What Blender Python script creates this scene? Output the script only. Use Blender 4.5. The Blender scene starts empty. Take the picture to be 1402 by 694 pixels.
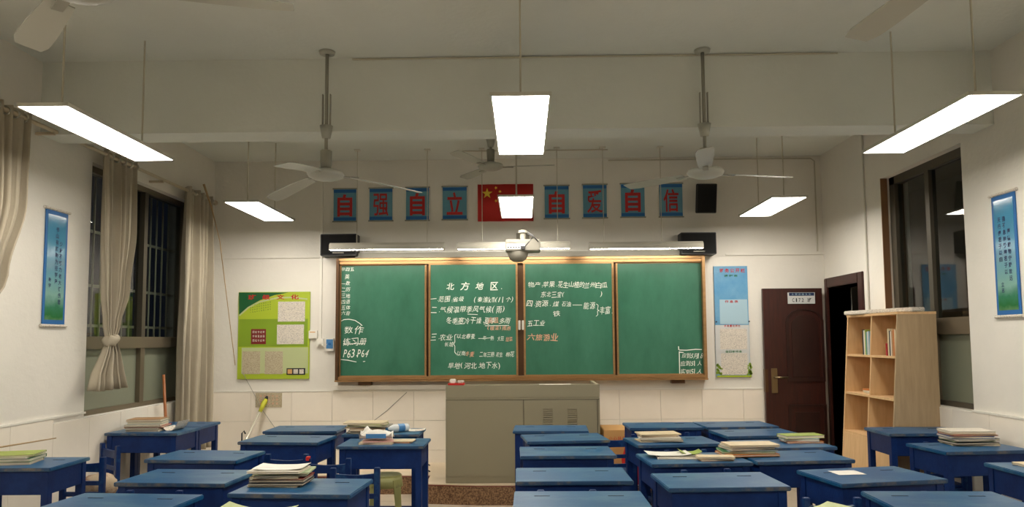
import bpy, bmesh, math, random
from mathutils import Vector, Matrix
random.seed(7)
PI = math.pi
C = bpy.context.scene.collection
SC = bpy.context.scene

# ---------------------------------------------------------------- camera
F, CX, CY, H = 1000., 701., 393., 1.48
RX = Vector((0.99986385, 0.0149596, -0.00696318))
UX = Vector((0.00802027, -0.07180606, 0.99738637))
FX = Vector((-0.0144205, 0.99730642, 0.07191627))
EYE = Vector((0, 0, H))
cd = bpy.data.cameras.new('camera')
cam = bpy.data.objects.new('camera', cd)
C.objects.link(cam)
cd.sensor_width = 36
cd.sensor_fit = 'HORIZONTAL'
cd.lens = F / 1402 * 36
cd.shift_y = (CY - 347) / 1402
cd.clip_start = 0.05
cam.matrix_world = Matrix(((RX.x, UX.x, -FX.x, 0), (RX.y, UX.y, -FX.y, 0), (RX.z, UX.z, -FX.z, H), (0, 0, 0, 1)))
SC.camera = cam
# ---------------------------------------------------------------- world, exposure
w = bpy.data.worlds.new('night')
SC.world = w
w.use_nodes = True
w.node_tree.nodes['Background'].inputs[0].default_value = (0.012, 0.016, 0.03, 1)
w.node_tree.nodes['Background'].inputs[1].default_value = 0.35
SC.view_settings.view_transform = 'Standard'
SC.view_settings.look = 'None'
SC.view_settings.gamma = 1
SC.view_settings.exposure = 0.0
PANEL_E = 28.5          # ceiling panel lamps
TUBE_E = 46.0           # board lamps
LAMP = (1.0, 0.93, 0.83)


# ---------------------------------------------------------------- measuring helpers
def ray(px, py):
    return RX * ((px - CX) / F) + UX * (-(py - CY) / F) + FX


def aty(px, py, Y):
    d = ray(px, py)
    return EYE + d * (Y / d.y)


def atx(px, py, X):
    d = ray(px, py)
    return EYE + d * (X / d.x)


def atz(px, py, Z):
    d = ray(px, py)
    return EYE + d * ((Z - H) / d.z)


# ---------------------------------------------------------------- materials
def lin(c):
    return tuple(((x / 255) / 12.92 if x / 255 <= 0.04045 else ((x / 255 + 0.055) / 1.055) ** 2.4) for x in c)


def mat(name, rgb, rough=0.6, metal=0.0, noise=0.0, scale=8.0, bump=0.0, bscale=60.0, stretch=(1, 1, 1),
        rgb2=None, coat=0.0, spec=0.5, rnd=False, thr=None):
    m = bpy.data.materials.new(name)
    m.use_nodes = True
    nt = m.node_tree
    N, L = nt.nodes, nt.links
    p = N['Principled BSDF']
    p.inputs['Roughness'].default_value = rough
    p.inputs['Metallic'].default_value = metal
    p.inputs['Coat Weight'].default_value = coat
    p.inputs['Coat Roughness'].default_value = 0.08
    p.inputs['Specular IOR Level'].default_value = spec
    c1 = lin(rgb)
    p.inputs['Base Color'].default_value = (*c1, 1)
    tc = N.new('ShaderNodeTexCoord')
    mp = N.new('ShaderNodeMapping')
    mp.inputs['Scale'].default_value = stretch
    L.new(tc.outputs['Object'], mp.inputs['Vector'])
    if rnd:
        oi = N.new('ShaderNodeObjectInfo')
        vm = N.new('ShaderNodeVectorMath')
        vm.operation = 'SCALE'
        vm.inputs[0].default_value = (37, 51, 23)
        L.new(oi.outputs['Random'], vm.inputs['Scale'])
        L.new(vm.outputs[0], mp.inputs['Location'])
    if noise > 0 or rgb2:
        nz = N.new('ShaderNodeTexNoise')
        nz.inputs['Scale'].default_value = scale
        nz.inputs['Detail'].default_value = 6
        nz.inputs['Roughness'].default_value = 0.65
        L.new(mp.outputs[0], nz.inputs['Vector'])
        rp = N.new('ShaderNodeValToRGB')
        lo, hi = thr if thr else (0.3, 0.7)
        rp.color_ramp.elements[0].position = lo
        rp.color_ramp.elements[1].position = hi
        c2 = lin(rgb2) if rgb2 else tuple(x * (1 - noise) for x in c1)
        rp.color_ramp.elements[0].color = (*c1, 1)
        rp.color_ramp.elements[1].color = (*c2, 1)
        L.new(nz.outputs['Fac'], rp.inputs['Fac'])
        L.new(rp.outputs['Color'], p.inputs['Base Color'])
    if bump > 0:
        bz = N.new('ShaderNodeTexNoise')
        bz.inputs['Scale'].default_value = bscale
        bz.inputs['Detail'].default_value = 4
        L.new(mp.outputs[0], bz.inputs['Vector'])
        bn = N.new('ShaderNodeBump')
        bn.inputs['Strength'].default_value = bump
        bn.inputs['Distance'].default_value = 0.01
        L.new(bz.outputs['Fac'], bn.inputs['Height'])
        L.new(bn.outputs[0], p.inputs['Normal'])
    return m


def emit(name, rgb, strength):
    m = bpy.data.materials.new(name)
    m.use_nodes = True
    p = m.node_tree.nodes['Principled BSDF']
    p.inputs['Base Color'].default_value = (0.8, 0.8, 0.8, 1)
    p.inputs['Emission Color'].default_value = (*rgb, 1)
    p.inputs['Emission Strength'].default_value = strength
    return m


def glassm(name, tint=(0.8, 0.85, 0.85), base=0.05):
    m = bpy.data.materials.new(name)
    m.use_nodes = True
    nt = m.node_tree
    N, L = nt.nodes, nt.links
    out = N['Material Output']
    N.remove(N['Principled BSDF'])
    t = N.new('ShaderNodeBsdfTransparent')
    t.inputs[0].default_value = (*tint, 1)
    g = N.new('ShaderNodeBsdfGlossy')
    g.inputs['Roughness'].default_value = 0.03
    lw = N.new('ShaderNodeLayerWeight')
    lw.inputs['Blend'].default_value = 0.25
    ad = N.new('ShaderNodeMath')
    ad.operation = 'ADD'
    ad.inputs[1].default_value = base
    mx = N.new('ShaderNodeMixShader')
    L.new(lw.outputs['Fresnel'], ad.inputs[0])
    ge = N.new('ShaderNodeNewGeometry')
    fr = N.new('ShaderNodeMath')
    fr.operation = 'SUBTRACT'
    fr.inputs[0].default_value = 1
    L.new(ge.outputs['Backfacing'], fr.inputs[1])
    ml = N.new('ShaderNodeMath')
    ml.operation = 'MULTIPLY'
    L.new(ad.outputs[0], ml.inputs[0])
    L.new(fr.outputs[0], ml.inputs[1])
    L.new(ml.outputs[0], mx.inputs[0])
    L.new(t.outputs[0], mx.inputs[1])
    L.new(g.outputs[0], mx.inputs[2])
    L.new(mx.outputs[0], out.inputs['Surface'])
    return m


def scroll_mat(name, z0, z1):
    """printed hanging scroll: blue sky fading to pale and to green hills along world z"""
    m = bpy.data.materials.new(name)
    m.use_nodes = True
    nt = m.node_tree
    N, L = nt.nodes, nt.links
    p = N['Principled BSDF']
    p.inputs['Roughness'].default_value = 0.12
    tc = N.new('ShaderNodeTexCoord')
    sp = N.new('ShaderNodeSeparateXYZ')
    L.new(tc.outputs['Object'], sp.inputs[0])
    mr = N.new('ShaderNodeMapRange')
    mr.inputs[1].default_value = z0
    mr.inputs[2].default_value = z1
    L.new(sp.outputs['Z'], mr.inputs[0])
    nz = N.new('ShaderNodeTexNoise')
    nz.inputs['Scale'].default_value = 14
    nz.inputs['Detail'].default_value = 5
    L.new(tc.outputs['Object'], nz.inputs['Vector'])
    ma = N.new('ShaderNodeMath')
    ma.operation = 'MULTIPLY_ADD'
    ma.inputs[1].default_value = 0.10
    L.new(nz.outputs['Fac'], ma.inputs[0])
    L.new(mr.outputs[0], ma.inputs[2])
    rp = N.new('ShaderNodeValToRGB')
    e = rp.color_ramp.elements
    cols = [(0.05, (120, 150, 110)), (0.12, (50, 110, 60)), (0.20, (60, 120, 90)), (0.30, (130, 170, 160)), (0.55, (95, 150, 175)), (1.0, (35, 125, 165))]
    e[0].position, e[0].color = cols[0][0], (*lin(cols[0][1]), 1)
    e[1].position, e[1].color = cols[-1][0], (*lin(cols[-1][1]), 1)
    for pos, c in cols[1:-1]:
        k = e.new(pos)
        k.color = (*lin(c), 1)
    L.new(ma.outputs[0], rp.inputs['Fac'])
    L.new(rp.outputs['Color'], p.inputs['Base Color'])
    return m


M = {}
M['plaster'] = mat('plaster', (226, 222, 212), 0.85, noise=0.07, scale=1.6, bump=0.25, bscale=25)
M['ceiling'] = mat('ceiling_paint', (216, 219, 212), 0.9, noise=0.08, scale=1.2, bump=0.2, bscale=30)
M['tile'] = mat('glazed_wall_tile', (240, 232, 218), 0.16, noise=0.06, scale=3, rnd=True)
M['grout'] = mat('grout', (190, 182, 165), 0.9)
M['floor_tile'] = mat('beige_floor_tile', (206, 192, 170), 0.3, noise=0.10, scale=5, rnd=True)
M['terrazzo'] = mat('brown_terrazzo', (96, 66, 44), 0.4, rgb2=(165, 130, 95), scale=70, thr=(0.42, 0.6))
M['terrazzo_edge'] = mat('red_edge_strip', (120, 45, 45), 0.45)
M['platform_top'] = mat('platform_tile', (214, 196, 168), 0.35, noise=0.08, scale=4)
M['lid'] = mat('worn_blue_paint_lid', (12, 76, 120), 0.34, rgb2=(78, 116, 136), scale=4.5, bump=0.1, bscale=80, stretch=(0.7, 1.6, 1), rnd=True, thr=(0.46, 0.74), spec=0.45)
M['blue'] = mat('blue_desk_paint', (4, 32, 84), 0.5, rgb2=(10, 46, 104), scale=9, bump=0.1, bscale=60, rnd=True, spec=0.25)
M['bluechair'] = mat('blue_chair_paint', (6, 38, 90), 0.42, rgb2=(40, 84, 130), scale=14, rnd=True, thr=(0.5, 0.8), spec=0.3)
M['wornedge'] = mat('worn_wood_edge', (26, 66, 104), 0.6, rgb2=(112, 104, 88), scale=9, rnd=True, thr=(0.5, 0.72))
M['slot'] = mat('dark_hinge', (28, 40, 62), 0.5)
M['board'] = mat('green_chalkboard', (34, 96, 72), 0.42, rgb2=(58, 118, 94), scale=2.2, stretch=(1.6, 1, 0.7), thr=(0.35, 0.8))
M['bronze'] = mat('bronze_aluminium', (176, 138, 94), 0.35, metal=0.75, noise=0.25, scale=4, stretch=(1, 1, 8))
M['bronze_dark'] = mat('dark_bronze_channel', (92, 66, 44), 0.4, metal=0.6)
M['chalk'] = mat('white_chalk', (232, 236, 226), 0.95)
M['chalk_red'] = mat('pink_chalk', (226, 168, 140), 0.95)
M['steel'] = mat('khaki_painted_steel', (146, 138, 114), 0.5, noise=0.05, scale=3)
M['darkgap'] = mat('shadow_gap', (40, 36, 28), 0.8)
M['black'] = mat('black_plastic', (24, 23, 22), 0.5)
M['cloth_black'] = mat('speaker_cloth', (14, 14, 15), 0.95, bump=0.5, bscale=300)
M['white'] = mat('white_plastic', (225, 222, 212), 0.4)
M['white_enamel'] = mat('white_enamel', (200, 198, 186), 0.35)
M['lampgrey'] = mat('lamp_housing_grey', (176, 172, 158), 0.5)
M['projgrey'] = mat('projector_grey', (138, 134, 122), 0.6)
M['fanwhite'] = mat('fan_enamel', (168, 168, 157), 0.4)
M['fangrey'] = mat('fan_motor_grey', (148, 146, 134), 0.5)
M['rod'] = mat('thin_hanger_rod', (186, 180, 162), 0.5)
M['curtain'] = mat('grey_beige_curtain', (176, 166, 146), 0.85, noise=0.12, scale=5, bump=0.35, bscale=220)
M['curtain_rod'] = mat('cream_curtain_rod', (190, 176, 150), 0.4)
M['alu'] = mat('brown_aluminium_frame', (112, 102, 84), 0.4, metal=0.35)
M['aludark'] = mat('grey_window_frame', (84, 78, 66), 0.45, metal=0.3)
M['frost'] = mat('frosted_glass', (128, 132, 114), 0.3, noise=0.06, scale=3)
M['glass'] = glassm('clear_glass', (0.72, 0.76, 0.74), 0.07)
M['reveal'] = mat('brown_reveal', (128, 92, 60), 0.6)
M['grille'] = mat('grille_steel', (186, 178, 160), 0.5, metal=0.3)
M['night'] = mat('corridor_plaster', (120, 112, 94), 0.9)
M['doorwood'] = mat('dark_red_door_wood', (66, 28, 20), 0.4, rgb2=(40, 16, 12), scale=5, stretch=(8, 1, 0.8))
M['doorpanel'] = mat('door_panel_wood', (50, 22, 16), 0.4, rgb2=(34, 14, 10), scale=5, stretch=(8, 1, 0.8))
M['brass'] = mat('brushed_handle', (140, 122, 90), 0.35, metal=0.8)
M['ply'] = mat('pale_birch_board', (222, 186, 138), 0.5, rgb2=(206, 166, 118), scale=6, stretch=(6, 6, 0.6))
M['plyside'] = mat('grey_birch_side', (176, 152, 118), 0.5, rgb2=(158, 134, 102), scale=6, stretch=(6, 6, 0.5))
M['bluescroll'] = mat('scroll_blue_paper', (96, 150, 172), 0.7, noise=0.1, scale=20)
M['bluedeep'] = mat('deep_blue_print', (22, 96, 160), 0.6)
M['redchar'] = mat('red_print', (176, 28, 26), 0.6)
M['flagred'] = mat('flag_red', (186, 32, 26), 0.7, noise=0.1, scale=6)
M['yellow'] = mat('flag_yellow', (226, 186, 60), 0.7)
M['green1'] = mat('lime_green_print', (164, 184, 44), 0.45)
M['green2'] = mat('mid_green_print', (124, 154, 34), 0.45)
M['green3'] = mat('dark_green_print', (14, 86, 44), 0.45)
M['palegreen'] = mat('pale_green_print', (178, 188, 138), 0.5)
M['paper'] = mat('printed_paper', (214, 206, 192), 0.7, rgb2=(140, 136, 132), scale=75, stretch=(1, 1, 4), thr=(0.5, 0.62))
M['paper2'] = mat('faded_paper', (186, 176, 148), 0.7, rgb2=(136, 116, 96), scale=75, stretch=(1, 1, 4), thr=(0.5, 0.62))
M['ink'] = mat('black_ink', (26, 28, 34), 0.7)
M['inkblue'] = mat('blue_ink', (20, 44, 84), 0.7)
M['inkgreen'] = mat('green_ink', (40, 110, 60), 0.7)
M['skyblue'] = mat('sky_blue_print', (84, 146, 188), 0.3, rgb2=(126, 172, 200), scale=3)
M['paleblue'] = mat('pale_blue_print', (160, 190, 204), 0.35)
M['lavender'] = mat('grey_print_and_sign_shade', (196, 198, 196), 0.4)
M['maroon'] = mat('maroon_print', (116, 26, 24), 0.5)
M['greenplastic'] = mat('pale_green_plastic', (172, 172, 110), 0.4)
M['orangewood'] = mat('orange_broom_stick', (150, 88, 40), 0.45)
M['yellowpl'] = mat('yellow_green_plastic', (190, 190, 50), 0.5)
M['silver'] = mat('pale_metal_tube', (216, 212, 196), 0.25, metal=0.4)
M['bamboo'] = mat('bamboo_cane', (168, 140, 98), 0.6)
M['carton'] = mat('cardboard', (206, 158, 98), 0.8, noise=0.08, scale=5)
M['red'] = mat('red_plastic', (196, 30, 22), 0.5)
M['clearpl'] = mat('bottle_plastic', (206, 212, 212), 0.15)
M['labelblue'] = mat('label_blue', (66, 124, 176), 0.4)
M['pages'] = mat('book_pages', (222, 212, 190), 0.85, noise=0.12, scale=90, stretch=(0.1, 0.1, 6))
M['bag'] = mat('beige_bag_cloth', (176, 158, 132), 0.85, rgb2=(110, 60, 40), scale=14, thr=(0.5, 0.7))
M['panel'] = emit('lamp_panel', LAMP, PANEL_E)
M['tube'] = emit('lamp_tube', LAMP, TUBE_E)
_cm = {}


def cmat(rgb):
    if rgb not in _cm:
        _cm[rgb] = mat('cover_%02x%02x%02x' % rgb, rgb, 0.5, noise=0.15, scale=18)
    return _cm[rgb]


# ---------------------------------------------------------------- mesh builder
class MB:
    def __init__(s):
        s.v, s.f = [], []

    def add(s, vs, fs):
        o = len(s.v)
        s.v += [tuple(v) for v in vs]
        s.f += [tuple(i + o for i in f) for f in fs]
        return s

    def box(s, x0, x1, y0, y1, z0, z1, mtx=None):
        vs = [Vector(p) for p in ((x0, y0, z0), (x1, y0, z0), (x1, y1, z0), (x0, y1, z0), (x0, y0, z1), (x1, y0, z1), (x1, y1, z1), (x0, y1, z1))]
        if mtx:
            vs = [mtx @ v for v in vs]
        return s.add(vs, [(0, 3, 2, 1), (4, 5, 6, 7), (0, 1, 5, 4), (1, 2, 6, 5), (2, 3, 7, 6), (3, 0, 4, 7)])

    def tube(s, pts, r, n=8, cap=True):
        pts = [Vector(p) for p in pts]
        rs = r if isinstance(r, (list, tuple)) else [r] * len(pts)
        vs, fs = [], []
        for i, p in enumerate(pts):
            d = (pts[min(i + 1, len(pts) - 1)] - pts[max(i - 1, 0)]).normalized()
            a = Vector((0, 0, 1)) if abs(d.z) < 0.9 else Vector((1, 0, 0))
            u = d.cross(a).normalized()
            v = d.cross(u)
            for k in range(n):
                t = 2 * PI * k / n
                vs.append(p + (u * math.cos(t) + v * math.sin(t)) * rs[i])
        for i in range(len(pts) - 1):
            for k in range(n):
                k2 = (k + 1) % n
                fs.append((i * n + k, i * n + k2, (i + 1) * n + k2, (i + 1) * n + k))
        if cap:
            fs.append(tuple(range(n))[::-1])
            fs.append(tuple((len(pts) - 1) * n + k for k in range(n)))
        return s.add(vs, fs)

    def lathe(s, prof, c=(0, 0, 0), n=20):
        vs, fs = [], []
        for r, z in prof:
            for k in range(n):
                t = 2 * PI * k / n
                vs.append((c[0] + r * math.cos(t), c[1] + r * math.sin(t), c[2] + z))
        for i in range(len(prof) - 1):
            for k in range(n):
                k2 = (k + 1) % n
                fs.append((i * n + k, i * n + k2, (i + 1) * n + k2, (i + 1) * n + k))
        return s.add(vs, fs)

    def prism(s, poly, axis, a, b):
        """polygon in the other two axes, extruded from a to b along axis (0,1,2)"""
        n = len(poly)

        def P(q, t):
            return {0: (t, q[0], q[1]), 1: (q[0], t, q[1]), 2: (q[0], q[1], t)}[axis]
        vs = [P(q, a) for q in poly] + [P(q, b) for q in poly]
        fs = [tuple(range(n)), tuple(range(2 * n - 1, n - 1, -1))] + [(i, (i + 1) % n, n + (i + 1) % n, n + i) for i in range(n)]
        return s.add(vs, fs)

    def mesh(s, name, m, smooth=False, bevel=0.0):
        me = bpy.data.meshes.new(name)
        me.from_pydata(s.v, [], s.f)
        bm = bmesh.new()
        bm.from_mesh(me)
        bmesh.ops.recalc_face_normals(bm, faces=bm.faces)
        if bevel > 0:
            bmesh.ops.bevel(bm, geom=bm.edges[:], offset=bevel, segments=2, affect='EDGES', clamp_overlap=True)
        bm.to_mesh(me)
        bm.free()
        if smooth:
            for p in me.polygons:
                p.use_smooth = True
        me.materials.append(m)
        me.update()
        return me

    def obj(s, name, m, parent=None, smooth=False, bevel=0.0, loc=None):
        return link(name, s.mesh(name, m, smooth, bevel), parent, loc)


def link(name, me, parent=None, loc=None):
    o = bpy.data.objects.new(name, me)
    C.objects.link(o)
    if parent is not None:
        o.parent = parent
    if loc is not None:
        o.location = loc
    return o


def box(x0, x1, y0, y1, z0, z1):
    return MB().box(x0, x1, y0, y1, z0, z1)


def thing(name, label, cat, loc=(0, 0, 0), rz=0, group=None):
    o = link(name, None, None, loc)
    o.rotation_euler = (0, 0, rz)
    return tag(o, label, cat, group)


def tag(o, label, cat, group=None):
    o['label'] = label
    o['category'] = cat
    if group:
        o['group'] = group
    return o


def struct(o, label=None):
    o['kind'] = 'structure'
    if label:
        o['label'] = label
    return o


def copy_tree(o, parent=None):
    c = o.copy()
    C.objects.link(c)
    if parent is not None:
        c.parent = parent
        c.matrix_parent_inverse = o.matrix_parent_inverse.copy()
    for ch in [x for x in bpy.data.objects if x.parent == o]:
        copy_tree(ch, c)
    return c


def dup(o, loc, rz, label, group=None):
    c = copy_tree(o)
    c.location = loc
    c.rotation_euler = (0, 0, rz)
    c['label'] = label
    if group:
        c['group'] = group
    return c


# ---------------------------------------------------------------- lettering
_gl = {}


def glyph(ch, bold=0.0):
    k = (ch, bold)
    if k not in _gl:
        c = bpy.data.curves.new('g', 'FONT')
        c.body = ch
        c.size = 1
        c.offset = bold
        c.resolution_u = 3
        o = bpy.data.objects.new('g', c)
        C.objects.link(o)
        dg = bpy.context.evaluated_depsgraph_get()
        me = bpy.data.meshes.new_from_object(o.evaluated_get(dg))
        vs = [(v.co.x, v.co.y) for v in me.vertices]
        fs = [tuple(p.vertices) for p in me.polygons]
        bpy.data.objects.remove(o)
        bpy.data.curves.remove(c)
        bpy.data.meshes.remove(me)
        if vs:
            x0 = min(v[0] for v in vs)
            x1 = max(v[0] for v in vs)
            y0 = min(v[1] for v in vs)
            y1 = max(v[1] for v in vs)
        else:
            x0 = x1 = y0 = y1 = 0
        _gl[k] = (vs, fs, (x0, x1, y0, y1))
    return _gl[k]


def put(mb, ch, u, v, wd, ht, plane, bold=0.0, rot=0.0, shear=0.0, fit=True):
    """put one glyph, its box centred at u,v and scaled to wd x ht, on plane(u,v)->3d"""
    vs, fs, (x0, x1, y0, y1) = glyph(ch, bold)
    if not vs:
        return
    cx, cy = (x0 + x1) / 2, (y0 + y1) / 2
    if fit:
        sx, sy = wd / max(x1 - x0, 1e-3), ht / max(y1 - y0, 1e-3)
        if ch in '一-·.,—|':
            sx = sy = ht / 0.85
    else:
        sx, sy = wd, ht
    out = []
    cr, sr = math.cos(rot), math.sin(rot)
    for x, y in vs:
        a, b = (x - cx) * sx, (y - cy) * sy
        a += shear * b
        a, b = a * cr - b * sr, a * sr + b * cr
        out.append(plane(u + a, v + b))
    mb.add(out, fs)


def stroke(mb, pts, t, plane):
    for (a, b), (c, d) in zip(pts, pts[1:]):
        L = math.hypot(c - a, d - b) or 1
        nx, ny = -(d - b) / L * t / 2, (c - a) / L * t / 2
        mb.add([plane(a + nx, b + ny), plane(c + nx, d + ny), plane(c - nx, d - ny), plane(a - nx, b - ny)], [(0, 1, 2, 3)])


# ================================================================= SETTING
XL, XR, YF, YB, ZC = -3.38, 3.26, 7.9, -1.5, 3.46
WT = 0.24
fl = struct(box(XL - WT, XR + WT, YB - WT, YF + WT, -0.12, -0.012).obj('floor', M['grout']))
T = 0.6
tmesh = MB().box(-T / 2 + .002, T / 2 - .002, -T / 2 + .002, T / 2 - .002, -0.012, 0).mesh('tile', M['floor_tile'])
for i in range(11):
    for j in range(8):
        link('tile', tmesh, fl, (XL + 0.305 + i * T, 3.0 + j * T - 0.05, 0))
box(XL, XR, YB, 2.64, -0.012, 0).obj('tiled_area', M['floor_tile'], fl)
cl = struct(box(XL - WT, XR + WT, YB - WT, YF + WT, ZC, ZC + 0.15).obj('ceiling', M['ceiling']))
wf = struct(box(XL - WT, XR + WT, YF, YF + WT, 0, ZC).obj('wall_front', M['plaster']))
wb = struct(box(XL - WT, XR + WT, YB - WT, YB, 0, ZC).obj('wall_back', M['plaster']))
# left wall with window opening y 5.62..7.36, z .9..2.86
LW = (5.62, 7.38, 0.905, 2.90)
mb = MB()
mb.box(XL - WT, XL, YB, LW[0], 0, ZC).box(XL - WT, XL, LW[1], YF, 0, ZC)
mb.box(XL - WT, XL, LW[0], LW[1], 0, LW[2]).box(XL - WT, XL, LW[0], LW[1], LW[3], ZC)
wl = struct(mb.obj('wall_left', M['plaster']))
RW = (5.385, 6.59, 0.940, 2.915)
DR = (7.10, 7.81, 2.01)
mb = MB()
mb.box(XR, XR + WT, YB, RW[0], 0, ZC).box(XR, XR + WT, RW[1], DR[0], 0, ZC).box(XR, XR + WT, DR[1], YF, 0, ZC)
mb.box(XR, XR + WT, RW[0], RW[1], 0, RW[2]).box(XR, XR + WT, RW[0], RW[1], RW[3], ZC).box(XR, XR + WT, DR[0], DR[1], DR[2], ZC)
wr = struct(mb.obj('wall_right', M['plaster']))
# ceiling beam
struct(box(XL, XR, 4.99, 5.23, 2.94, ZC).obj('trim_1', M['ceiling']), 'plastered ceiling beam across the room')
# wall tiles (wainscot to z .94) : proud tiles with recessed joints
TW, TH, TT = 0.44, 0.3125, 0.012
tf = MB().box(-TW / 2 + .0015, TW / 2 - .0015, -TT, 0, .0015, TH - .0015).mesh('tile', M['tile'])
for i in range(15):
    for k in range(3):
        link('tile', tf, wf, (XL + TW / 2 + 0.005 + i * TW, YF, k * TH))
tl = MB().box(0, TT, -TW / 2 + .0015, TW / 2 - .0015, .0015, TH - .0015).mesh('tile', M['tile'])
for j in range(12):
    yc = YF - 0.02 - TW / 2 - j * TW
    for k in range(3):
        if LW[0] - TW / 2 < yc < LW[1] + TW / 2 and k == 2:
            pass
        link('tile', tl, wl, (XL, yc, k * TH - (0.034 if (k == 2 and LW[0] - TW / 2 < yc < LW[1] + TW / 2) else 0)))
for j in range(12):
    yc = YF - 0.06 - TW / 2 - j * TW
    if DR[0] - 0.1 - TW / 2 < yc < DR[1] + 0.1 + TW / 2:
        continue
    for k in range(3):
        link('tile', tl, wr, (XR - TT, yc, k * TH))
box(XL, 2.58, YF - 0.016, YF, 0.9375, 0.952).obj('tile_edging', M['white'], wf)
box(XL, XL + 0.016, 2.5, LW[0], 0.9375, 0.952).obj('tile_edging', M['white'], wl)
box(XR - 0.016, XR, 2.5, RW[0], 0.9375, 0.952).obj('tile_edging', M['white'], wr)
# ledge line above the posters
struct(box(XL, -2.20, YF - 0.015, YF, 2.385, 2.40).obj('trim_2', M['plaster']), 'shallow ledge along the front wall left of the board')
struct(box(2.2, XR, YF - 0.015, YF, 2.375, 2.39).obj('trim_3', M['plaster']), 'shallow ledge along the front wall above the door')
# platform
plat = MB().prism([(-2.5, 7.16), (-0.905, 7.16), (-0.89, 6.74), (-0.45, 6.675), (1.25, 6.64), (1.25, 7.16), (2.3, 7.16), (2.3, YF), (-2.5, YF)], 2, 0, 0.165)
pf = struct(plat.obj('trim_4', M['terrazzo']), 'brown terrazzo teaching platform below the board')
MB().prism([(-2.505, 7.155), (-0.91, 7.155), (-0.895, 6.735), (-0.45, 6.67), (1.255, 6.635), (1.255, 7.155), (2.305, 7.155), (2.305, YF), (-2.505, YF)], 2, 0.165, 0.172).obj('red_edge_strip', M['terrazzo_edge'], pf)
MB().prism([(-2.5, 7.16), (-0.905, 7.16), (-0.89, 6.74), (-0.45, 6.675), (1.25, 6.64), (1.25, 7.16), (2.3, 7.16), (2.3, YF), (-2.5, YF)], 2, 0.172, 0.18).obj('platform_top', M['platform_top'], pf)
# corridor outside right wall
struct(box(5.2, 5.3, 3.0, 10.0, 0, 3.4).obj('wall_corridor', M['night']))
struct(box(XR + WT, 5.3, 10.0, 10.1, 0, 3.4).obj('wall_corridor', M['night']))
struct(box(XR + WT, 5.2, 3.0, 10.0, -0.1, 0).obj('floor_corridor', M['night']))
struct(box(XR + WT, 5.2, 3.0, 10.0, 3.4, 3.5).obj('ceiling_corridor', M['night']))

cl_ = thing('corridor_fill_light', 'small dim fill light added unseen in the corridor beyond the doorway', 'light', (4.3, 8.6, 3.34))  # unseen fill added to lift the dark corridor seen through the doorway
MB().lathe([(.001, 0), (.12, .0), (.14, .03), (.13, .06), (.001, .06)]).obj('fill_dome', emit('corridor_fill_glow', LAMP, 5.0), cl_, smooth=True)

# ---- window left (window_1)
w1 = link('window_1', None)
struct(w1, 'tall window with frosted lower panes between the tied curtains')
xg = XL - 0.10
a, b, z0, z1 = LW
mb = MB().box(xg - .05, xg + .03, a, a + .05, z0, z1).box(xg - .05, xg + .03, b - .05, b, z0, z1)
mb.box(xg - .05, xg + .03, a, b, z0, z0 + .04).box(xg - .05, xg + .03, a, b, z1 - .05, z1)
fr1 = mb.obj('window_frame', M['alu'], w1)
box(xg - .05, xg + .05, a + .05, b - .05, 1.43, 1.53).obj('transom', M['alu'], w1)
ym = 6.58
box(xg - .03, xg + .04, ym - .035, ym + .035, z0 + .04, 1.43).obj('mullion', M['alu'], w1)
box(xg - .03, xg + .04, ym - .03, ym + .03, 1.53, z1 - .05).obj('mullion', M['aludark'], w1)
for (p, q) in ((a + .05, ym - .035), (ym + .035, b - .05)):
    box(xg - .01, xg, p, q, z0 + .04, 1.43).obj('frosted_pane', M['frost'], w1)
    box(xg - .01, xg - .004, p, q, 1.53, z1 - .05).obj('glass_pane', M['glass'], w1)
yy = a + 0.12
while yy < b - .06:
    MB().tube([(xg - .08, yy, 1.5), (xg - .08, yy, z1 - .03)], .009, 6).obj('grille_bar', M['grille'], w1)
    yy += 0.115
for zz in (1.62, 1.95, 2.4):
    box(xg - .095, xg - .08, a, b, zz - .012, zz + .012).obj('grille_rail', M['grille'], w1)

# ---- window right (window_2)
w2 = link('window_2', None)
struct(w2, 'tall dark window beside the birch bookshelf')
xg = XR + 0.10
a, b, z0, z1 = RW
mb = MB().box(xg - .03, xg + .05, a, a + .05, z0, z1).box(xg - .03, xg + .05, b - .09, b, z0, z1)
mb.box(xg - .03, xg + .05, a, b, z0, z0 + .04).box(xg - .03, xg + .05, a, b, z1 - .07, z1)
mb.obj('window_frame', M['aludark'], w2)
box(xg - .04, xg + .04, a + .05, b - .09, 1.50, 1.63).obj('transom', M['alu'], w2)
ym = 5.985
box(xg - .03, xg + .03, ym - .03, ym + .03, 1.63, z1 - .07).obj('mullion', M['aludark'], w2)
box(xg - .03, xg + .03, ym - .03, ym + .03, z0 + .04, 1.50).obj('mullion', M['alu'], w2)
for (p, q) in ((a + .05, ym - .03), (ym + .03, b - .09)):
    box(xg, xg + .01, p, q, z0 + .04, 1.50).obj('frosted_pane', M['frost'], w2)
    box(xg, xg + .006, p, q, 1.63, z1 - .07).obj('glass_pane', M['glass'], w2)
box(XR - .008, XR + .05, b - .006, b + .004, z0, z1).obj('brown_reveal_strip', M['reveal'], w2)

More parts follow.
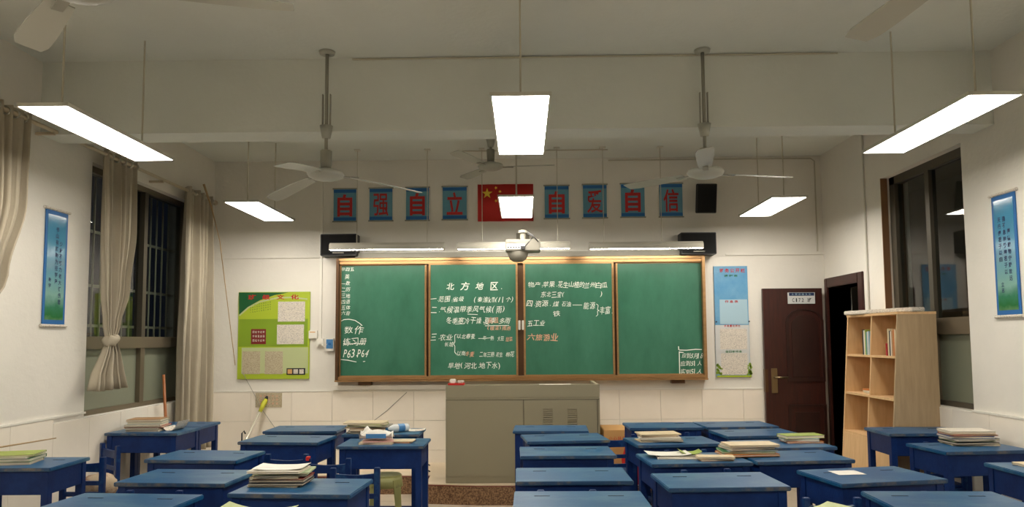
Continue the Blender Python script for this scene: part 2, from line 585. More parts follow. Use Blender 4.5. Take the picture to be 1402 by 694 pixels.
# ---- doorway and door leaf
mb = MB()
mb.box(XR - .02, XR + WT, DR[0] - .10, DR[0], 0, DR[2] + .10).box(XR - .02, XR + WT, DR[1], DR[1] + .07, 0, DR[2] + .10)
mb.box(XR - .02, XR + WT, DR[0], DR[1], DR[2], DR[2] + .10)
struct(mb.obj('trim_5', M['doorwood'], bevel=.006), 'dark red wooden door frame in the right wall')
dl = aty(1044, 395, 7.80)
dx0, dx1, dzt = dl.x, 3.185, dl.z
d1 = link('door_1', None)
struct(d1, 'dark red panelled door leaf standing open against the front wall')
box(dx0, dx1, 7.80, 7.845, 0.01, dzt).obj('door_leaf', M['doorwood'], d1, bevel=.003)
pa = aty(1078, 520, 7.8).x, aty(1130, 520, 7.8).x


def ring(mb, poly, t, y0, y1):
    cx = sum(p[0] for p in poly) / len(poly)
    cz = sum(p[1] for p in poly) / len(poly)
    n = len(poly)
    for i in range(n):
        p, q = poly[i], poly[(i + 1) % n]
        pi = (p[0] + (cx - p[0]) * t, p[1] + (cz - p[1]) * t * .6)
        qi = (q[0] + (cx - q[0]) * t, q[1] + (cz - q[1]) * t * .6)
        mb.prism([p, q, qi, pi], 1, y0, y1)


arch = [(pa[0], 1.02), (pa[1], 1.02), (pa[1], 1.66)]
for k in range(1, 8):
    t = PI * k / 8
    arch.append(((pa[0] + pa[1]) / 2 + (pa[1] - pa[0]) / 2 * math.cos(t), 1.66 + 0.13 * math.sin(t)))
arch.append((pa[0], 1.66))
mb = MB()
ring(mb, arch, 0.13, 7.788, 7.80)
mb.obj('panel_moulding', M['doorpanel'], d1)
MB().prism([((pa[0] + pa[1]) / 2 + (x - (pa[0] + pa[1]) / 2) * .7, 1.35 + (z - 1.35) * .85) for x, z in arch], 1, 7.792, 7.80).obj('raised_panel', M['doorpanel'], d1)
low = [(pa[0], .25), (pa[1], .25), (pa[1], .78), (pa[0], .78)]
mb = MB()
ring(mb, low, 0.13, 7.788, 7.80)
mb.obj('panel_moulding', M['doorpanel'], d1)
box(pa[0] + .07, pa[1] - .07, 7.792, 7.80, .33, .70).obj('raised_panel', M['doorpanel'], d1)
hp = aty(1060, 521, 7.8)
pl = box(hp.x - .032, hp.x + .032, 7.785, 7.80, hp.z - .13, hp.z + .13).obj('handle_plate', M['brass'], d1, bevel=.004)
MB().tube([(hp.x, 7.785, hp.z + .035), (hp.x, 7.745, hp.z + .035), (hp.x + .13, 7.745, hp.z + .035)], .011, 8).obj('lever', M['brass'], pl, smooth=True)
box(dx0 - .003, dx0 + .03, 7.798, 7.847, hp.z - .12, hp.z + .12).obj('lock_plate', M['bronze_dark'], d1)
# sign on the door
s0, s1 = aty(1078.5, 400.5, 7.79), aty(1116, 415.5, 7.79)
sg = thing('room_sign', 'small white room sign with blue header reading C172 on the dark door', 'sign', (0, 0, 0))
box(s0.x, s1.x, 7.788, 7.80, s1.z, s0.z).obj('sign_board', M['lavender'], sg)  # white board given a pale grey, its shade put into the colour
box(s0.x + .012, s1.x - .008, 7.7865, 7.788, s0.z - .035, s0.z - .003).obj('header_band', M['inkblue'], sg)
mb = MB()
pln = lambda u, v: (u, 7.7862, v)
cx = (s0.x + s1.x) / 2
for k, ch in enumerate('C172'):
    put(mb, ch, s0.x + .055 + k * .033, s1.z + .038, .012 if ch == '1' else .022, .040, pln, bold=.012)
mb.obj('lettering', M['ink'], sg)
mb = MB()
put(mb, '班', s0.x + .225, s1.z + .038, .044, .046, pln, bold=.012)
mb.obj('lettering', M['ink'], sg)
mb = MB()
for k, ch in enumerate('主题班级文化'):
    put(mb, ch, s0.x + .05 + k * .036, s0.z - .019, .024, .020, lambda u, v: (u, 7.7858, v))
mb.obj('header_lettering', M['paleblue'], sg)

# ================================================================= BLACKBOARD
YBD = 7.90


def P(px, py, Y):
    q = aty(px, py, Y)
    return q.x, q.z


bl, bt = P(460.5, 351, 7.80)
br, bb = P(969, 520, 7.80)
bt = 2.366
bb = 1.052
bd = thing('blackboard', 'long green sliding chalkboard with bronze frame and chalk notes on the front wall', 'blackboard')
box(bl + .02, br - .02, 7.885, 7.90, bb + .02, bt - .02).obj('back_board', M['bronze_dark'], bd)
box(bl, br, 7.80, 7.90, bt - .028, bt).obj('top_rail', M['bronze'], bd, bevel=.004)
box(bl + .02, br - .02, 7.815, 7.90, bt - .062, bt - .032).obj('top_track', M['bronze'], bd)
box(bl, br, 7.80, 7.90, bb + .012, bb + .045).obj('bottom_rail', M['bronze'], bd, bevel=.004)
box(bl, br, 7.765, 7.90, bb - .006, bb + .010).obj('chalk_tray', M['bronze'], bd, bevel=.003)
box(bl - .002, bl + .03, 7.795, 7.90, bb - .004, bt).obj('side_rail', M['bronze_dark'], bd, bevel=.004)
box(br - .03, br + .002, 7.795, 7.90, bb - .004, bt).obj('side_rail', M['bronze'], bd, bevel=.004)
for px in (500, 928):
    x, z = P(px, 524, 7.85)
    box(x - .07, x + .07, 7.82, 7.888, bb - .045, bb - .006).obj('bracket', M['bronze_dark'], bd)


def board_panel(pxa, pxb, y, name='board_panel'):
    xa, xb = P(pxa, 440, y)[0], P(pxb, 440, y)[0]
    za, zb = bb + .048, bt - .066
    o = box(xa, xb, y, y + .02, za, zb).obj(name, M['board'], bd)
    f = .020
    mb = MB().box(xa - f, xa, y - .008, y + .022, za - .004, zb + .004).box(xb, xb + f, y - .008, y + .022, za - .004, zb + .004)
    mb.box(xa, xb, y - .008, y + .022, za - .004, za + .008).box(xa, xb, y - .008, y + .022, zb - .008, zb + .004)
    mb.obj('panel_frame', M['bronze'], o)
    return o, xa, xb, za, zb


pA, *_ = board_panel(467, 581.5, 7.862)
pB, *_ = board_panel(589.5, 706.5, 7.83)
pC, *_ = board_panel(719.5, 838.5, 7.83)
pD, *_ = board_panel(846.5, 961.5, 7.862)
for px in (711.2, 716.0):
    x, z = P(px, 445, 7.81)
    box(x - .012, x + .012, 7.808, 7.822, z - .05, z + .05).obj('pull_handle', M['white_enamel'], bd, bevel=.003)


def S(px, py, y):
    q = aty(px, py, y)
    return q.x, q.z


def chalk_text(items, y, parent, m, name='chalk_writing', bold=0.0):
    """items: (string, px, py, advance px, glyph h px) measured along the board"""
    pl = lambda u, v: (u, y, v)
    for body, px, py, adv, hh in items:
        mb = MB()
        x = px
        for ch in body:
            if ch == ' ':
                x += adv * .6
                continue
            cjk = ord(ch) > 0x2E80
            wd = adv * (0.92 if cjk else 0.5)
            if ch in '1(){}':
                wd = adv * (.14 if ch == '1' else .3)
            u, v = S(x + wd / 2, py + random.uniform(-.5, .5), y)
            sc = 0.00785
            small = ch in '.,:·'
            if small:
                vs, fs, (x0, x1, y0, y1) = glyph(ch, .01)
                put(mb, ch, u, v - hh * sc * .3, hh * sc * .8, hh * sc * .8, pl, bold=.01, fit=False)
                x += adv * .35
                continue
            put(mb, ch, u, v, wd * sc * random.uniform(.88, 1.05), hh * sc * random.uniform(.85, 1.08), pl, bold=bold,
                rot=random.uniform(-.10, .12), shear=random.uniform(.05, .3))
            x += adv * (1.0 if cjk else .62)
        mb.obj(name, m, parent)


def chalk_lines(lines, y, parent, m=None, t=.008, name='chalk_line'):
    for pts in lines:
        mb = MB()
        stroke(mb, [S(a, b, y) for a, b in pts], t, lambda u, v: (u, y, v))
        mb.obj(name, m or M['chalk'], parent)


yA, yB_ = 7.8612, 7.8292
chalk_text([('早四五', 467, 369, 6.2, 5), (' 英', 468, 379, 7, 6), ('一数', 467, 388, 6.5, 5.6), ('二历', 467, 396.5, 6.5, 5.6), ('三地', 467, 405, 6.5, 5.6),
            ('四语', 467, 413, 6.5, 5.6), ('五体', 467, 421, 6.5, 5.6), ('六音', 467, 429, 6.5, 5.6),
            ('数作', 471, 452, 14, 11), ('练习册', 470, 468, 11, 10), ('P63,P64', 470.5, 484, 8.6, 11)], yA, pA, M['chalk'])
chalk_lines([[(466, 440), (471, 437.5), (478, 437), (486, 438.5), (493, 443), (496, 446)], [(466, 492), (476, 493), (488, 495.5)], [(497, 495), (500, 494.6)],
             [(470, 471), (500, 470)]], yA, pA)
chalk_text([('北 方 地 区.', 611, 392, 12.5, 10.5)], yB_, pB, M['chalk'], bold=.01)
chalk_text([('一.范围:省级', 589.5, 409.5, 8.2, 7.6), ('(秦淮km(11个)', 649, 410, 7.6, 7.6),
            ('二.气候:', 590, 424, 9.3, 9), ('温带季风气候(雨)', 621, 423.5, 8.8, 9.2),
            ('冬季寒冷干燥,夏季', 611, 439, 8.2, 9), ('多雨', 684, 439, 7.5, 9),
            ('三.农业', 589.5, 461.5, 9.2, 8.4), ('长城', 608.5, 471.5, 6.4, 6.6),
            ('以北春麦', 625.5, 460.5, 6.4, 7), ('一年一熟', 656, 463, 5.2, 6.6), ('大豆', 681, 463.5, 4.6, 6),
            ('以南', 625.5, 484, 6.2, 7), ('二年三熟', 656.5, 485.5, 5.2, 6.6), ('花生', 679, 485, 4.8, 6.2), ('棉花', 692.5, 485, 6, 7.6),
            ('旱地(河北.地下水)', 613.5, 500.5, 8.6, 8.6)], yB_, pB, M['chalk'])
chalk_text([('高温', 668, 438.5, 7.5, 8.6), ('(暖温)雨热', 667.5, 449, 6.2, 6.2), ('甜菜', 692.5, 464.5, 4.8, 6.4), ('冬麦', 637, 484.5, 6.4, 7)],
           yB_, pB, M['chalk_red'], 'pink_chalk_writing')
chalk_lines([[(625, 457.5), (622.5, 459), (622.8, 468), (621, 471), (622.8, 474), (622.6, 482), (625, 485)], [(640, 430), (654, 430.6)], [(623, 443.6), (636, 443)],
             [(664, 446), (697, 445.4)]], yB_, pB, t=.006)
chalk_text([('物产:苹果.', 723, 389.5, 8.6, 8.6), ('花生山楂的', 764, 389.5, 7.4, 8.6), ('兰州白瓜', 800, 390, 8, 8), ('东北三宝(', 741, 403, 7.2, 7.8), (')', 822, 402.5, 8, 9),
            ('四.资源.', 721, 415.5, 9, 8.4), ('煤', 757, 416, 9, 8), ('石油', 769, 416.5, 6.6, 7), ('能源', 799, 418, 8.4, 9), ('铁', 757, 429.5, 11, 7.5),
            ('丰富.', 821, 425, 7.6, 10), ('五工业', 722, 442.5, 8.4, 7.8)], yB_, pC, M['chalk'])
chalk_text([('六旅游业', 722.5, 461.5, 10.6, 10)], yB_, pC, M['chalk_red'], 'pink_chalk_writing')
chalk_lines([[(784, 417.5), (797, 417.5)], [(816.5, 416), (819, 418), (818, 424), (820.5, 425), (818, 426), (818.5, 431), (816, 433)]], yB_, pC, t=.006)
chalk_text([('应到5月18', 934, 487, 6, 6.6), ('应到51人', 932, 497.5, 7, 6.6), ('实到51人', 932, 508.5, 7, 6.6)], yA, pD, M['chalk'])
chalk_lines([[(929, 474), (929.3, 479)], [(930, 479.2), (940, 479.4), (952, 478.2), (961, 478.4)], [(930, 482), (936, 482.6)], [(930, 481), (930.6, 511.5)]], yA, pD, t=.009)

# wall shelf / duct under the board at left and duct above it
sx0, sz0 = P(455.5, 535, 7.89)
struct(box(sx0, P(612, 530, 7.89)[0], 7.855, 7.90, .955, bb - .048).obj('trim_6', M['plaster']), 'low plaster box under the left of the board')
struct(box(P(487, 346, 7.87)[0], P(934, 346, 7.87)[0], 7.83, 7.90, bt + .008, bt + .062).obj('trim_7', M['projgrey']), 'long pale duct along the top of the board')

# ================================================================= BANNERS, FLAG
yb = 7.885
ban = [(457, 487.5, 258.5, 303, '自'), (506, 537, 257.5, 302, '强'), (556, 587, 256.5, 301.5, '自'), (606, 639, 255.5, 300.5, '立'),
       (745.5, 779, 254, 299, '自'), (798, 831, 252.5, 298, '爱'), (850, 883, 251.5, 297, '自'), (902.5, 935, 251, 296.5, '信')]
bl_lab = ['blue scroll with a red character, leftmost of the eight above the board', 'blue scroll with the red character for strong, second from left',
          'blue scroll with a red character, third from the left, beside the fan blade tip', 'blue scroll with a red character standing just left of the red flag',
          'blue scroll with a red character just right of the red flag', 'blue scroll with the dense red character for love above the board',
          'blue scroll with a red character, second from right above the board', 'blue scroll with a red character, rightmost, beside the tilted speaker']
for (a, b, c, d, ch), lab in zip(ban, bl_lab):
    x0, z1 = P(a, c, yb)
    x1, z0 = P(b, d, yb)
    t = thing('wall_scroll', lab, 'wall scroll', group='character scrolls above the board')
    box(x0, x1, yb, yb + .004, z0, z1).obj('sheet', M['bluescroll'], t)
    box(x0, x1, yb - .001, yb, z1 - .045, z1 - .01).obj('blue_band', M['bluedeep'], t)
    box(x0, x1, yb - .001, yb, z0 + .01, z0 + .045).obj('blue_band', M['bluedeep'], t)
    MB().tube([(x0 - .012, yb + .004, z1), (x1 + .012, yb + .004, z1)], .008).obj('roller', M['fangrey'], t)
    MB().tube([(x0 - .012, yb + .004, z0), (x1 + .012, yb + .004, z0)], .008).obj('roller', M['fangrey'], t)
    mb = MB()
    put(mb, ch, (x0 + x1) / 2, (z0 + z1) / 2 - .005, (x1 - x0) * .66, (z1 - z0) * .68, lambda u, v: (u, yb - .003, v), bold={'自': .03, '立': .02, '信': .016}.get(ch, .010))
    mb.obj('red_character', M['redchar'], t)
x0, z1 = P(654, 252.5, yb)
x1, z0 = P(730.5, 302.5, yb)
fg = thing('flag', 'red flag with yellow stars hanging above the board', 'flag')
mb = MB()
n = 16
for i in range(n + 1):
    u = x0 + (x1 - x0) * i / n
    y = yb + .004 * math.sin(i * 1.3)
    mb.v += [(u, y, z0), (u, y, z1), (u, y + .003, z0), (u, y + .003, z1)]
for i in range(n):
    q = 4 * i
    mb.f += [(q, q + 4, q + 5, q + 1), (q + 2, q + 3, q + 7, q + 6), (q + 1, q + 5, q + 7, q + 3), (q, q + 2, q + 6, q + 4)]
mb.obj('cloth', M['flagred'], fg, smooth=True)


def star(cx, cz, r, rot, nm='star'):
    pts = []
    for k in range(10):
        rr = r if k % 2 == 0 else r * .4
        t = PI / 2 + rot + k * PI / 5
        pts.append((cx + rr * math.cos(t), cz + rr * math.sin(t)))
    MB().prism(pts, 1, yb - .007, yb - .006).obj(nm, M['yellow'], fg)


fw, fh = x1 - x0, z1 - z0
star(x0 + fw * .17, z1 - fh * .25, fw * .10, 0, 'large_star')
for (u, v, r) in ((.33, .10, .3), (.40, .20, .6), (.40, .35, 0), (.33, .45, .4)):
    star(x0 + fw * u, z1 - fh * v, fw * .033, r)

# ================================================================= GREEN POSTER left of board
yq = 7.88


def RP(px0, py0, px1, py1, dy, nm, m, par, y=7.88, thick=.001):
    a, d = P(px0, py0, y)
    b, c = P(px1, py1, y)
    return box(a, b, y - dy - thick, y - dy, c, d).obj(nm, m, par)


gp = thing('notice_board', 'lime green class culture poster with pinned sheets left of the board', 'poster')
RP(327, 400, 423, 518.5, -.015, 'backing', M['green1'], gp, thick=.015)
RP(327.5, 437, 421, 474, .0002, 'print_block', M['green2'], gp)
RP(331, 476, 421.5, 511, .0004, 'print_block', M['palegreen'], gp)
pts = [P(327.3, 400.4, 7.88), P(395, 400.4, 7.88), P(376, 404, 7.88), P(356, 411, 7.88), P(340, 420, 7.88), P(327.3, 433, 7.88)]
MB().prism(pts, 1, 7.8785, 7.8795).obj('dark_green_corner', M['green3'], gp)
mb = MB()
stroke(mb, [P(a, b, 7.878) for a, b in ((327.5, 432), (340, 421), (356, 413), (378, 408), (400, 407), (421, 409.5))], .016, lambda u, v: (u, 7.878, v))
mb.obj('pale_arc', M['palegreen'], gp)
mb = MB()
for k, ch in enumerate('班级文化'):
    px = 345 + k * 19.5
    u, v = P(px, 407 - k * .2, 7.877)
    put(mb, ch, u, v, .088, .054, lambda u, v: (u, 7.877, v), bold=.03)
mb.obj('red_title', M['redchar'], gp)
mb = MB()
for r in range(4):
    for k in range(10):
        u, v = P(343 + k * 3, 418 + r * 3.2 - k * .5, 7.877)
        put(mb, random.choice('人班学风团结友爱勤奋'), u, v, .012, .014, lambda u, v: (u, 7.877, v))
mb.obj('small_print', M['green3'], gp)
for (a, b, c, d, m) in ((381, 413, 417.5, 440, 'paper'), (379.5, 444.5, 416, 471, 'paper'), (332, 481, 356, 512, 'paper2'), (363, 481, 387, 512, 'paper2'), (391, 478, 420, 505, 'palegreen')):
    RP(a, b, c, d, .002, 'pinned_sheet', M[m], gp)
RP(344, 450.5, 364, 471, .002, 'maroon_square', M['maroon'], gp)
mb = MB()
for r in range(3):
    for k in range(5):
        u, v = P(347 + k * 3.5, 454.5 + r * 5.8, 7.876)
        put(mb, '团结守纪勤学善思自强'[(r * 5 + k) % 10], u, v, .020, .026, lambda u, v: (u, 7.876, v), bold=.02)
mb.obj('white_print', M['paper'], gp)
RP(392.5, 504, 418, 513, .003, 'dark_card', M['ink'], gp)
for k in range(3):
    RP(394 + k * 8, 505.5, 400 + k * 8, 511.5, .0045, 'card_print', M['paper' if k else 'carton'], gp)

# blue poster right of board
bp = thing('notice_board', 'tall sky blue notice poster between the board and the door', 'poster')
RP(977, 364.5, 1027.5, 516, -.015, 'backing', M['skyblue'], bp, thick=.015)
RP(979, 445, 1027, 512, .0002, 'pale_lower_print', M['lavender'], bp)
RP(985, 410, 1024, 443.5, .001, 'print_block', M['paleblue'], bp)
RP(985.5, 379, 1023.5, 407.5, .001, 'print_block', M['skyblue'], bp)
RP(985.5, 450, 1023, 478, .002, 'pinned_sheet', M['paper'], bp)
RP(987, 483.5, 1024, 513, .002, 'pinned_sheet', M['paper'], bp)
RP(981.5, 514, 1029, 516, .002, 'green_base_strip', M['green1'], bp)
for (a, b) in ((982, 989), (1023.5, 1029.5)):
    mb = MB()
    for k in range(14):
        px, py = random.uniform(a, b), random.uniform(498, 514)
        u, v = P(px, py, 7.876)
        r = random.uniform(.008, .016)
        mb.prism([(u + r * math.cos(t), v + r * 1.3 * math.sin(t)) for t in (0, 1.2, 2.4, 3.6, 4.8)], 1, 7.8765, 7.8775)
    mb.obj('leaf_print', M['green2'], bp)
for body, px, py, adv, hh, m in (('班务公开栏', 988, 370.3, 7.2, 5.6, 'redchar'), ('课程表', 994, 377.5, 6.6, 3, 'inkgreen'), ('作息表', 995, 412.8, 6.5, 3.6, 'redchar'),
                                 ('班级量化评比', 993, 446, 3.8, 3.2, 'redchar'), ('值日安排表', 995, 481.3, 4.7, 3.2, 'inkgreen')):
    mb = MB()
    for k, ch in enumerate(body):
        u, v = P(px + k * adv, py, 7.877)
        put(mb, ch, u, v, adv * .0078 * .8, hh * .0078, lambda u, v: (u, 7.877, v), bold=.02)
    mb.obj('lettering', M[m], bp)
for (px, py) in ((981, 440.5), (1026, 440)):
    u, v = P(px, py, 7.87)
    MB().tube([(u, 7.872, v), (u, 7.88, v)], .008, 8).obj('pin', M['black'], bp)


# side wall scrolls
def side_scroll(X, ya, yb_, z0, z1, s, label, cols):
    """s=+1 faces +x (left wall), s=-1 faces -x"""
    t = thing('wall_scroll', label, 'wall scroll')
    sm = scroll_mat('scroll_print', z0, z1)

    def q(d0, d1, y0, y1, za, zb):
        return box(min(X + s * d0, X + s * d1), max(X + s * d0, X + s * d1), y0, y1, za, zb)
    q(.004, .010, ya, yb_, z0, z1).obj('sheet', M['bluedeep'], t)
    q(.010, .0112, ya + .022, yb_ - .022, z0 + .03, z1 - .03).obj('printed_picture', sm, t)
    for z in (z0 - .012, z1 + .012):
        MB().tube([(X + s * .01, ya - .02, z), (X + s * .01, yb_ + .02, z)], .011).obj('roller', M['paper'], t)
    for (fy, zt, body, sz) in cols:
        mb = MB()
        y = ya + (yb_ - ya) * fy
        for k, ch in enumerate(body):
            z = zt - k * sz * 1.12
            if s > 0:
                put(mb, ch, y, z, sz * .8, sz * .85, lambda u, v: (X + .0125, u, v), bold=.02)
            else:
                put(mb, ch, -y, z, sz * .8, sz * .85, lambda u, v: (X - .0125, -u, v), bold=.02)
        mb.obj('calligraphy', M['inkblue'], t)


side_scroll(XL, 5.075, 5.325, 1.615, 2.43, 1, 'blue calligraphy scroll with green foot on the left wall before the curtain',
            [(.52, 2.30, '书山有路勤为径学海', .042), (.70, 2.20, '少壮不努力老大徒伤悲', .042), (.25, 1.93, '勤学', .036)])
side_scroll(XR, 4.81, 5.052, 1.625, 2.435, -1, 'blue calligraphy scroll with green foot on the right wall',
            [(.70, 2.27, '天行健君子以自', .040), (.50, 2.27, '强不息地势坤君子以', .040), (.32, 2.18, '厚德载物宁静致远', .040), (.68, 1.83, '立志', .036)])

# ================================================================= AV equipment
# speakers on wall
for (a, b, c, d, lab) in ((438, 487.5, 320, 349.5, 'black wall speaker behind the left board lamp'), (932.5, 982, 317.8, 347.5, 'black wall speaker behind the right board lamp')):
    x0, z1 = P(a, c, 7.72)
    x1, z0 = P(b, d, 7.72)
    t = thing('speaker', lab, 'speaker')
    box(x0, x1, 7.735, 7.90, z0, z1).obj('cabinet', M['black'], t, bevel=.006)
    box(x0 + .012, x1 - .012, 7.727, 7.735, z0 + .012, z1 - .012).obj('grille', M['cloth_black'], t)
    q = MB()
    q.tube([((x0 + x1) / 2 + .06, 7.726, z0 + .03), ((x0 + x1) / 2 - .06, 7.726, z0 + .03)], .006)
    q.obj('badge', M['fangrey'], t)
p0 = aty(967.5, 271, 7.72)
t = thing('speaker', 'black box speaker tilted on a bracket beside the rightmost scroll', 'speaker', (p0.x, 7.74, p0.z), 0)
t.rotation_euler = (math.radians(12), math.radians(3), math.radians(-14))
box(-.108, .108, -.08, .08, -.155, .155).obj('cabinet', M['black'], t, bevel=.006)
box(-.085, .098, -.087, -.08, -.143, .143).obj('grille', M['cloth_black'], t)
MB().tube([(0, .07, 0), (0.02, .17, 0)], .02).obj('bracket', M['fangrey'], t)

# board lamps
YL = 7.45


def board_lamp(pa, pb, py, labels, rods, n):
    c0, c1 = aty(pa, py, YL), aty(pb, py + (-1 if pa > 700 else .5), YL)
    zt = (c0.z + c1.z) / 2
    t = thing('board_lamp', labels, 'lamp', group='strip lamps over the board')
    x0, x1 = c0.x, c1.x
    prof = [(YL + .055, zt + .075), (YL - .02, zt + .075), (YL - .045, zt + .05), (YL - .052, zt + .002), (YL - .046, zt + .002), (YL - .038, zt + .045), (YL - .015, zt + .065), (YL + .05, zt + .065), (YL + .055, zt + .014), (YL + .063, zt + .014)]
    MB().prism(prof, 0, x0, x1).obj('reflector', M['lampgrey'], t)
    for x in (x0, x1 - .006):
        MB().prism([(YL + .063, zt), (YL + .055, zt + .075), (YL - .02, zt + .075), (YL - .055, zt)], 0, x, x + .006).obj('end_cap', M['lampgrey'], t)
    MB().tube([(x0 + .012, YL - .030, zt + .009), (x1 - .012, YL - .030, zt + .009)], .012, 10).obj('tube', M['tube'], t, smooth=True)
    for px in rods:
        x = aty(px, 280, YL).x
        MB().tube([(x, YL, zt + .075), (x, YL, ZC - .01)], .004, 6).obj('hanger_rod', M['rod'], t)
        box(x - .03, x + .03, YL - .03, YL + .03, ZC - .012, ZC).obj('ceiling_plate', M['white_enamel'], t)
    return t


board_lamp(452, 608.5, 342, 'long white strip lamp over the left of the board', (489, 585), 1)
board_lamp(626, 780.5, 341, 'white strip lamp over the middle of the board behind the projector', (660, 763), 2)
board_lamp(806.5, 962, 341.5, 'long white strip lamp over the right of the board', (826, 905), 3)

# projector
YP = 7.12
a0, a1 = aty(692, 327.5, YP), aty(740, 345, YP)
px0, px1, pz0, pz1 = a0.x, a1.x, a1.z + .015, a0.z
pr = thing('projector', 'white ceiling projector with black cables on an arm above the board', 'projector')
box(px0, px1, YP, YP + .22, pz0, pz1).obj('housing', M['projgrey'], pr, bevel=.008)
pc = (px0 + px1) / 2
MB().lathe([(.001, -.10), (.05, -.098), (.085, -.07), (.10, -.035), (.105, 0)], (pc - .05, YP + .11, pz0 + .002)).obj('lens_bulge', M['projgrey'], pr, smooth=True)
port = box(px0 + .012, pc + .02, YP - .003, YP, pz0 + .018, pz0 + .068).obj('port_panel', M['lavender'], pr)
for k in range(5):
    x = px0 + .028 + k * .026
    box(x - .006, x + .006, YP - .006, YP - .003, pz0 + .026, pz0 + .040).obj('socket', M['black'], port)
box(px0 + .02, px0 + .11, YP - .003, YP, pz0 + .085, pz0 + .092).obj('vent_slot', M['fangrey'], pr)
arm = MB().tube([(pc, YP + .10, pz1), (pc, YP + .10, pz1 + .07)], .028, 12)
arm.tube([(pc, YP + .10, pz1 + .075), (pc, YP + .10, pz1 + .10)], .045, 12)
arm.box(pc - .03, pc + .03, YP + .10, 7.895, pz1 + .065, pz1 + .10).box(pc - .07, pc + .07, 7.88, 7.9, pz1, pz1 + .17)
arm.obj('wall_arm', M['projgrey'], pr)
for pts in ([(pc + .012, YP - .012, pz0 + .03), (pc + .06, YP - .05, pz0 + .08), (pc + .10, YP - .02, pz1 + .02), (pc + .05, YP + .05, pz1 + .06)],
            [(px1 - .02, YP - .012, pz1 - .03), (px1 - .05, YP - .04, pz1 - .0), (pc + .10, YP - .03, pz1 + .03), (pc + .04, YP + .04, pz1 + .08)]):
    MB().tube(pts, .005, 6).obj('cable', M['black'], pr)
box(pc - .022, pc + .022, YP - .022, YP - .006, pz0 + .012, pz0 + .044).obj('plug', M['black'], pr)

# wall sockets, raceway, pipes
t = thing('wall_socket', 'white wall socket box beside the green poster', 'socket')
x0, z1 = P(422.5, 452.5, 7.87)
x1, z0 = P(434, 463.5, 7.87)
box(x0, x1, 7.872, 7.90, z0, z1).obj('socket_box', M['white'], t, bevel=.003)
box(x0 + .012, x1 - .02, 7.870, 7.872, z1 - .022, z1 - .012).obj('orange_label', M['carton'], t)
t = thing('wall_socket', 'white double socket with a plugged cable below the vertical cable duct', 'socket')
x0, z1 = P(433, 463.5, 7.87)
x1, z0 = P(442.5, 474.5, 7.87)
box(x0, x1, 7.875, 7.90, z0, z1).obj('socket_box', M['white'], t, bevel=.003)
box(x0 + .02, x0 + .06, 7.85, 7.875, z0 + .02, z0 + .055).obj('plug', M['white'], t, bevel=.006)
MB().tube([(x0 + .05, 7.86, z0 + .03), (x0 + .10, 7.86, z0 - .005), (x0 + .125, 7.87, z0 + .04), (x0 + .105, 7.885, z0 + .10)], .004, 6).obj('cable', M['white'], t)
t = thing('control_box', 'small blue and white control box touching the left board edge', 'control box')
x0, z1 = P(445.5, 463, 7.86)
x1, z0 = P(456.5, 481, 7.86)
box(x0, x1, 7.868, 7.90, z0, z1).obj('case', M['white'], t, bevel=.004)
box(x0 + .008, x1 - .008, 7.866, 7.868, z0 + .03, z1 - .012).obj('blue_face', M['labelblue'], t)
MB().tube([((x0 + x1) / 2, 7.862, (z0 + z1) / 2 + .01), ((x0 + x1) / 2, 7.867, (z0 + z1) / 2 + .01)], .014, 12).obj('button', M['bluedeep'], t)
x = P(439, 420, 7.89)[0]
tag(box(x - .012, x + .012, 7.885, 7.90, 1.45, ZC - .002).obj('cable_duct', M['white']), 'thin white vertical cable duct left of the board', 'cable duct')
tag(MB().tube([(XR - .012, 6.9, .96), (XR - .012, 6.9, ZC)], .008, 8).obj('conduit', M['white_enamel']), 'thin vertical conduit on the right wall between window and doorway', 'pipe')
tag(MB().tube([(-1.18, 4.976, ZC - .012), (2.2, 4.976, ZC - .012)], .006, 6).obj('conduit', M['rod']), 'thin conduit running along the top of the ceiling beam', 'pipe')
tag(MB().tube([(-.62, YL + .06, ZC - .01), (-.02, YL + .06, ZC - .01), (.9, YL + .06, ZC - .01)], .006, 6).obj('conduit', M['rod']), 'thin conduit on the ceiling above the flag', 'pipe')
tag(MB().tube([(.95, YF - .01, ZC - .03), (3.15, YF - .01, ZC - .03), (3.19, YF - .01, ZC - .06), (3.19, YF - .01, 2.41)], .007, 6).obj('conduit', M['rod']), 'thin pipe rimming the upper right of the front wall', 'pipe')
x = P(556, 538, 7.87)[0]
tag(MB().tube([aty(557, 537, 7.885), aty(545, 548, 7.885), aty(530, 562, 7.885), aty(508, 579, 7.885)], .004, 6).obj('cable', M['fangrey']), 'thin grey cable crossing the tiles under the board', 'cable')
tag(MB().tube([aty(279, 252, 7.2), aty(289, 282, 7.3), aty(301, 330, 7.5), aty(312, 420, 7.7), aty(322, 500, 7.86)], [.012, .008, .005, .004, .004], 6).obj('cane', M['bamboo']),
    'thin bamboo cane leaning from curtain rod to green poster', 'cane')
tag(MB().tube([aty(332, 510, 7.87), aty(343, 530, 7.87), aty(351, 545, 7.86), aty(357, 558, 7.86), aty(376, 585, 7.86)], .003, 6).obj('string', M['fangrey']),
    'loose thin string hanging below the green poster', 'string')
t = thing('pinned_note', 'pale note sheet with faint red writing on the tiles behind the mop', 'note')
RP(350, 538, 386, 557.5, 0.001, 'sheet', M['paper2'], t, y=7.885)
mb = MB()
for r in range(3):
    for k in range(5):
        u, v = P(357 + k * 5.5, 542 + r * 5.2, 7.88)
        put(mb, '值日班长记录'[(r + k) % 6], u, v, .026, .024, lambda u, v: (u, 7.882, v))
mb.obj('red_writing', M['chalk_red'], t)


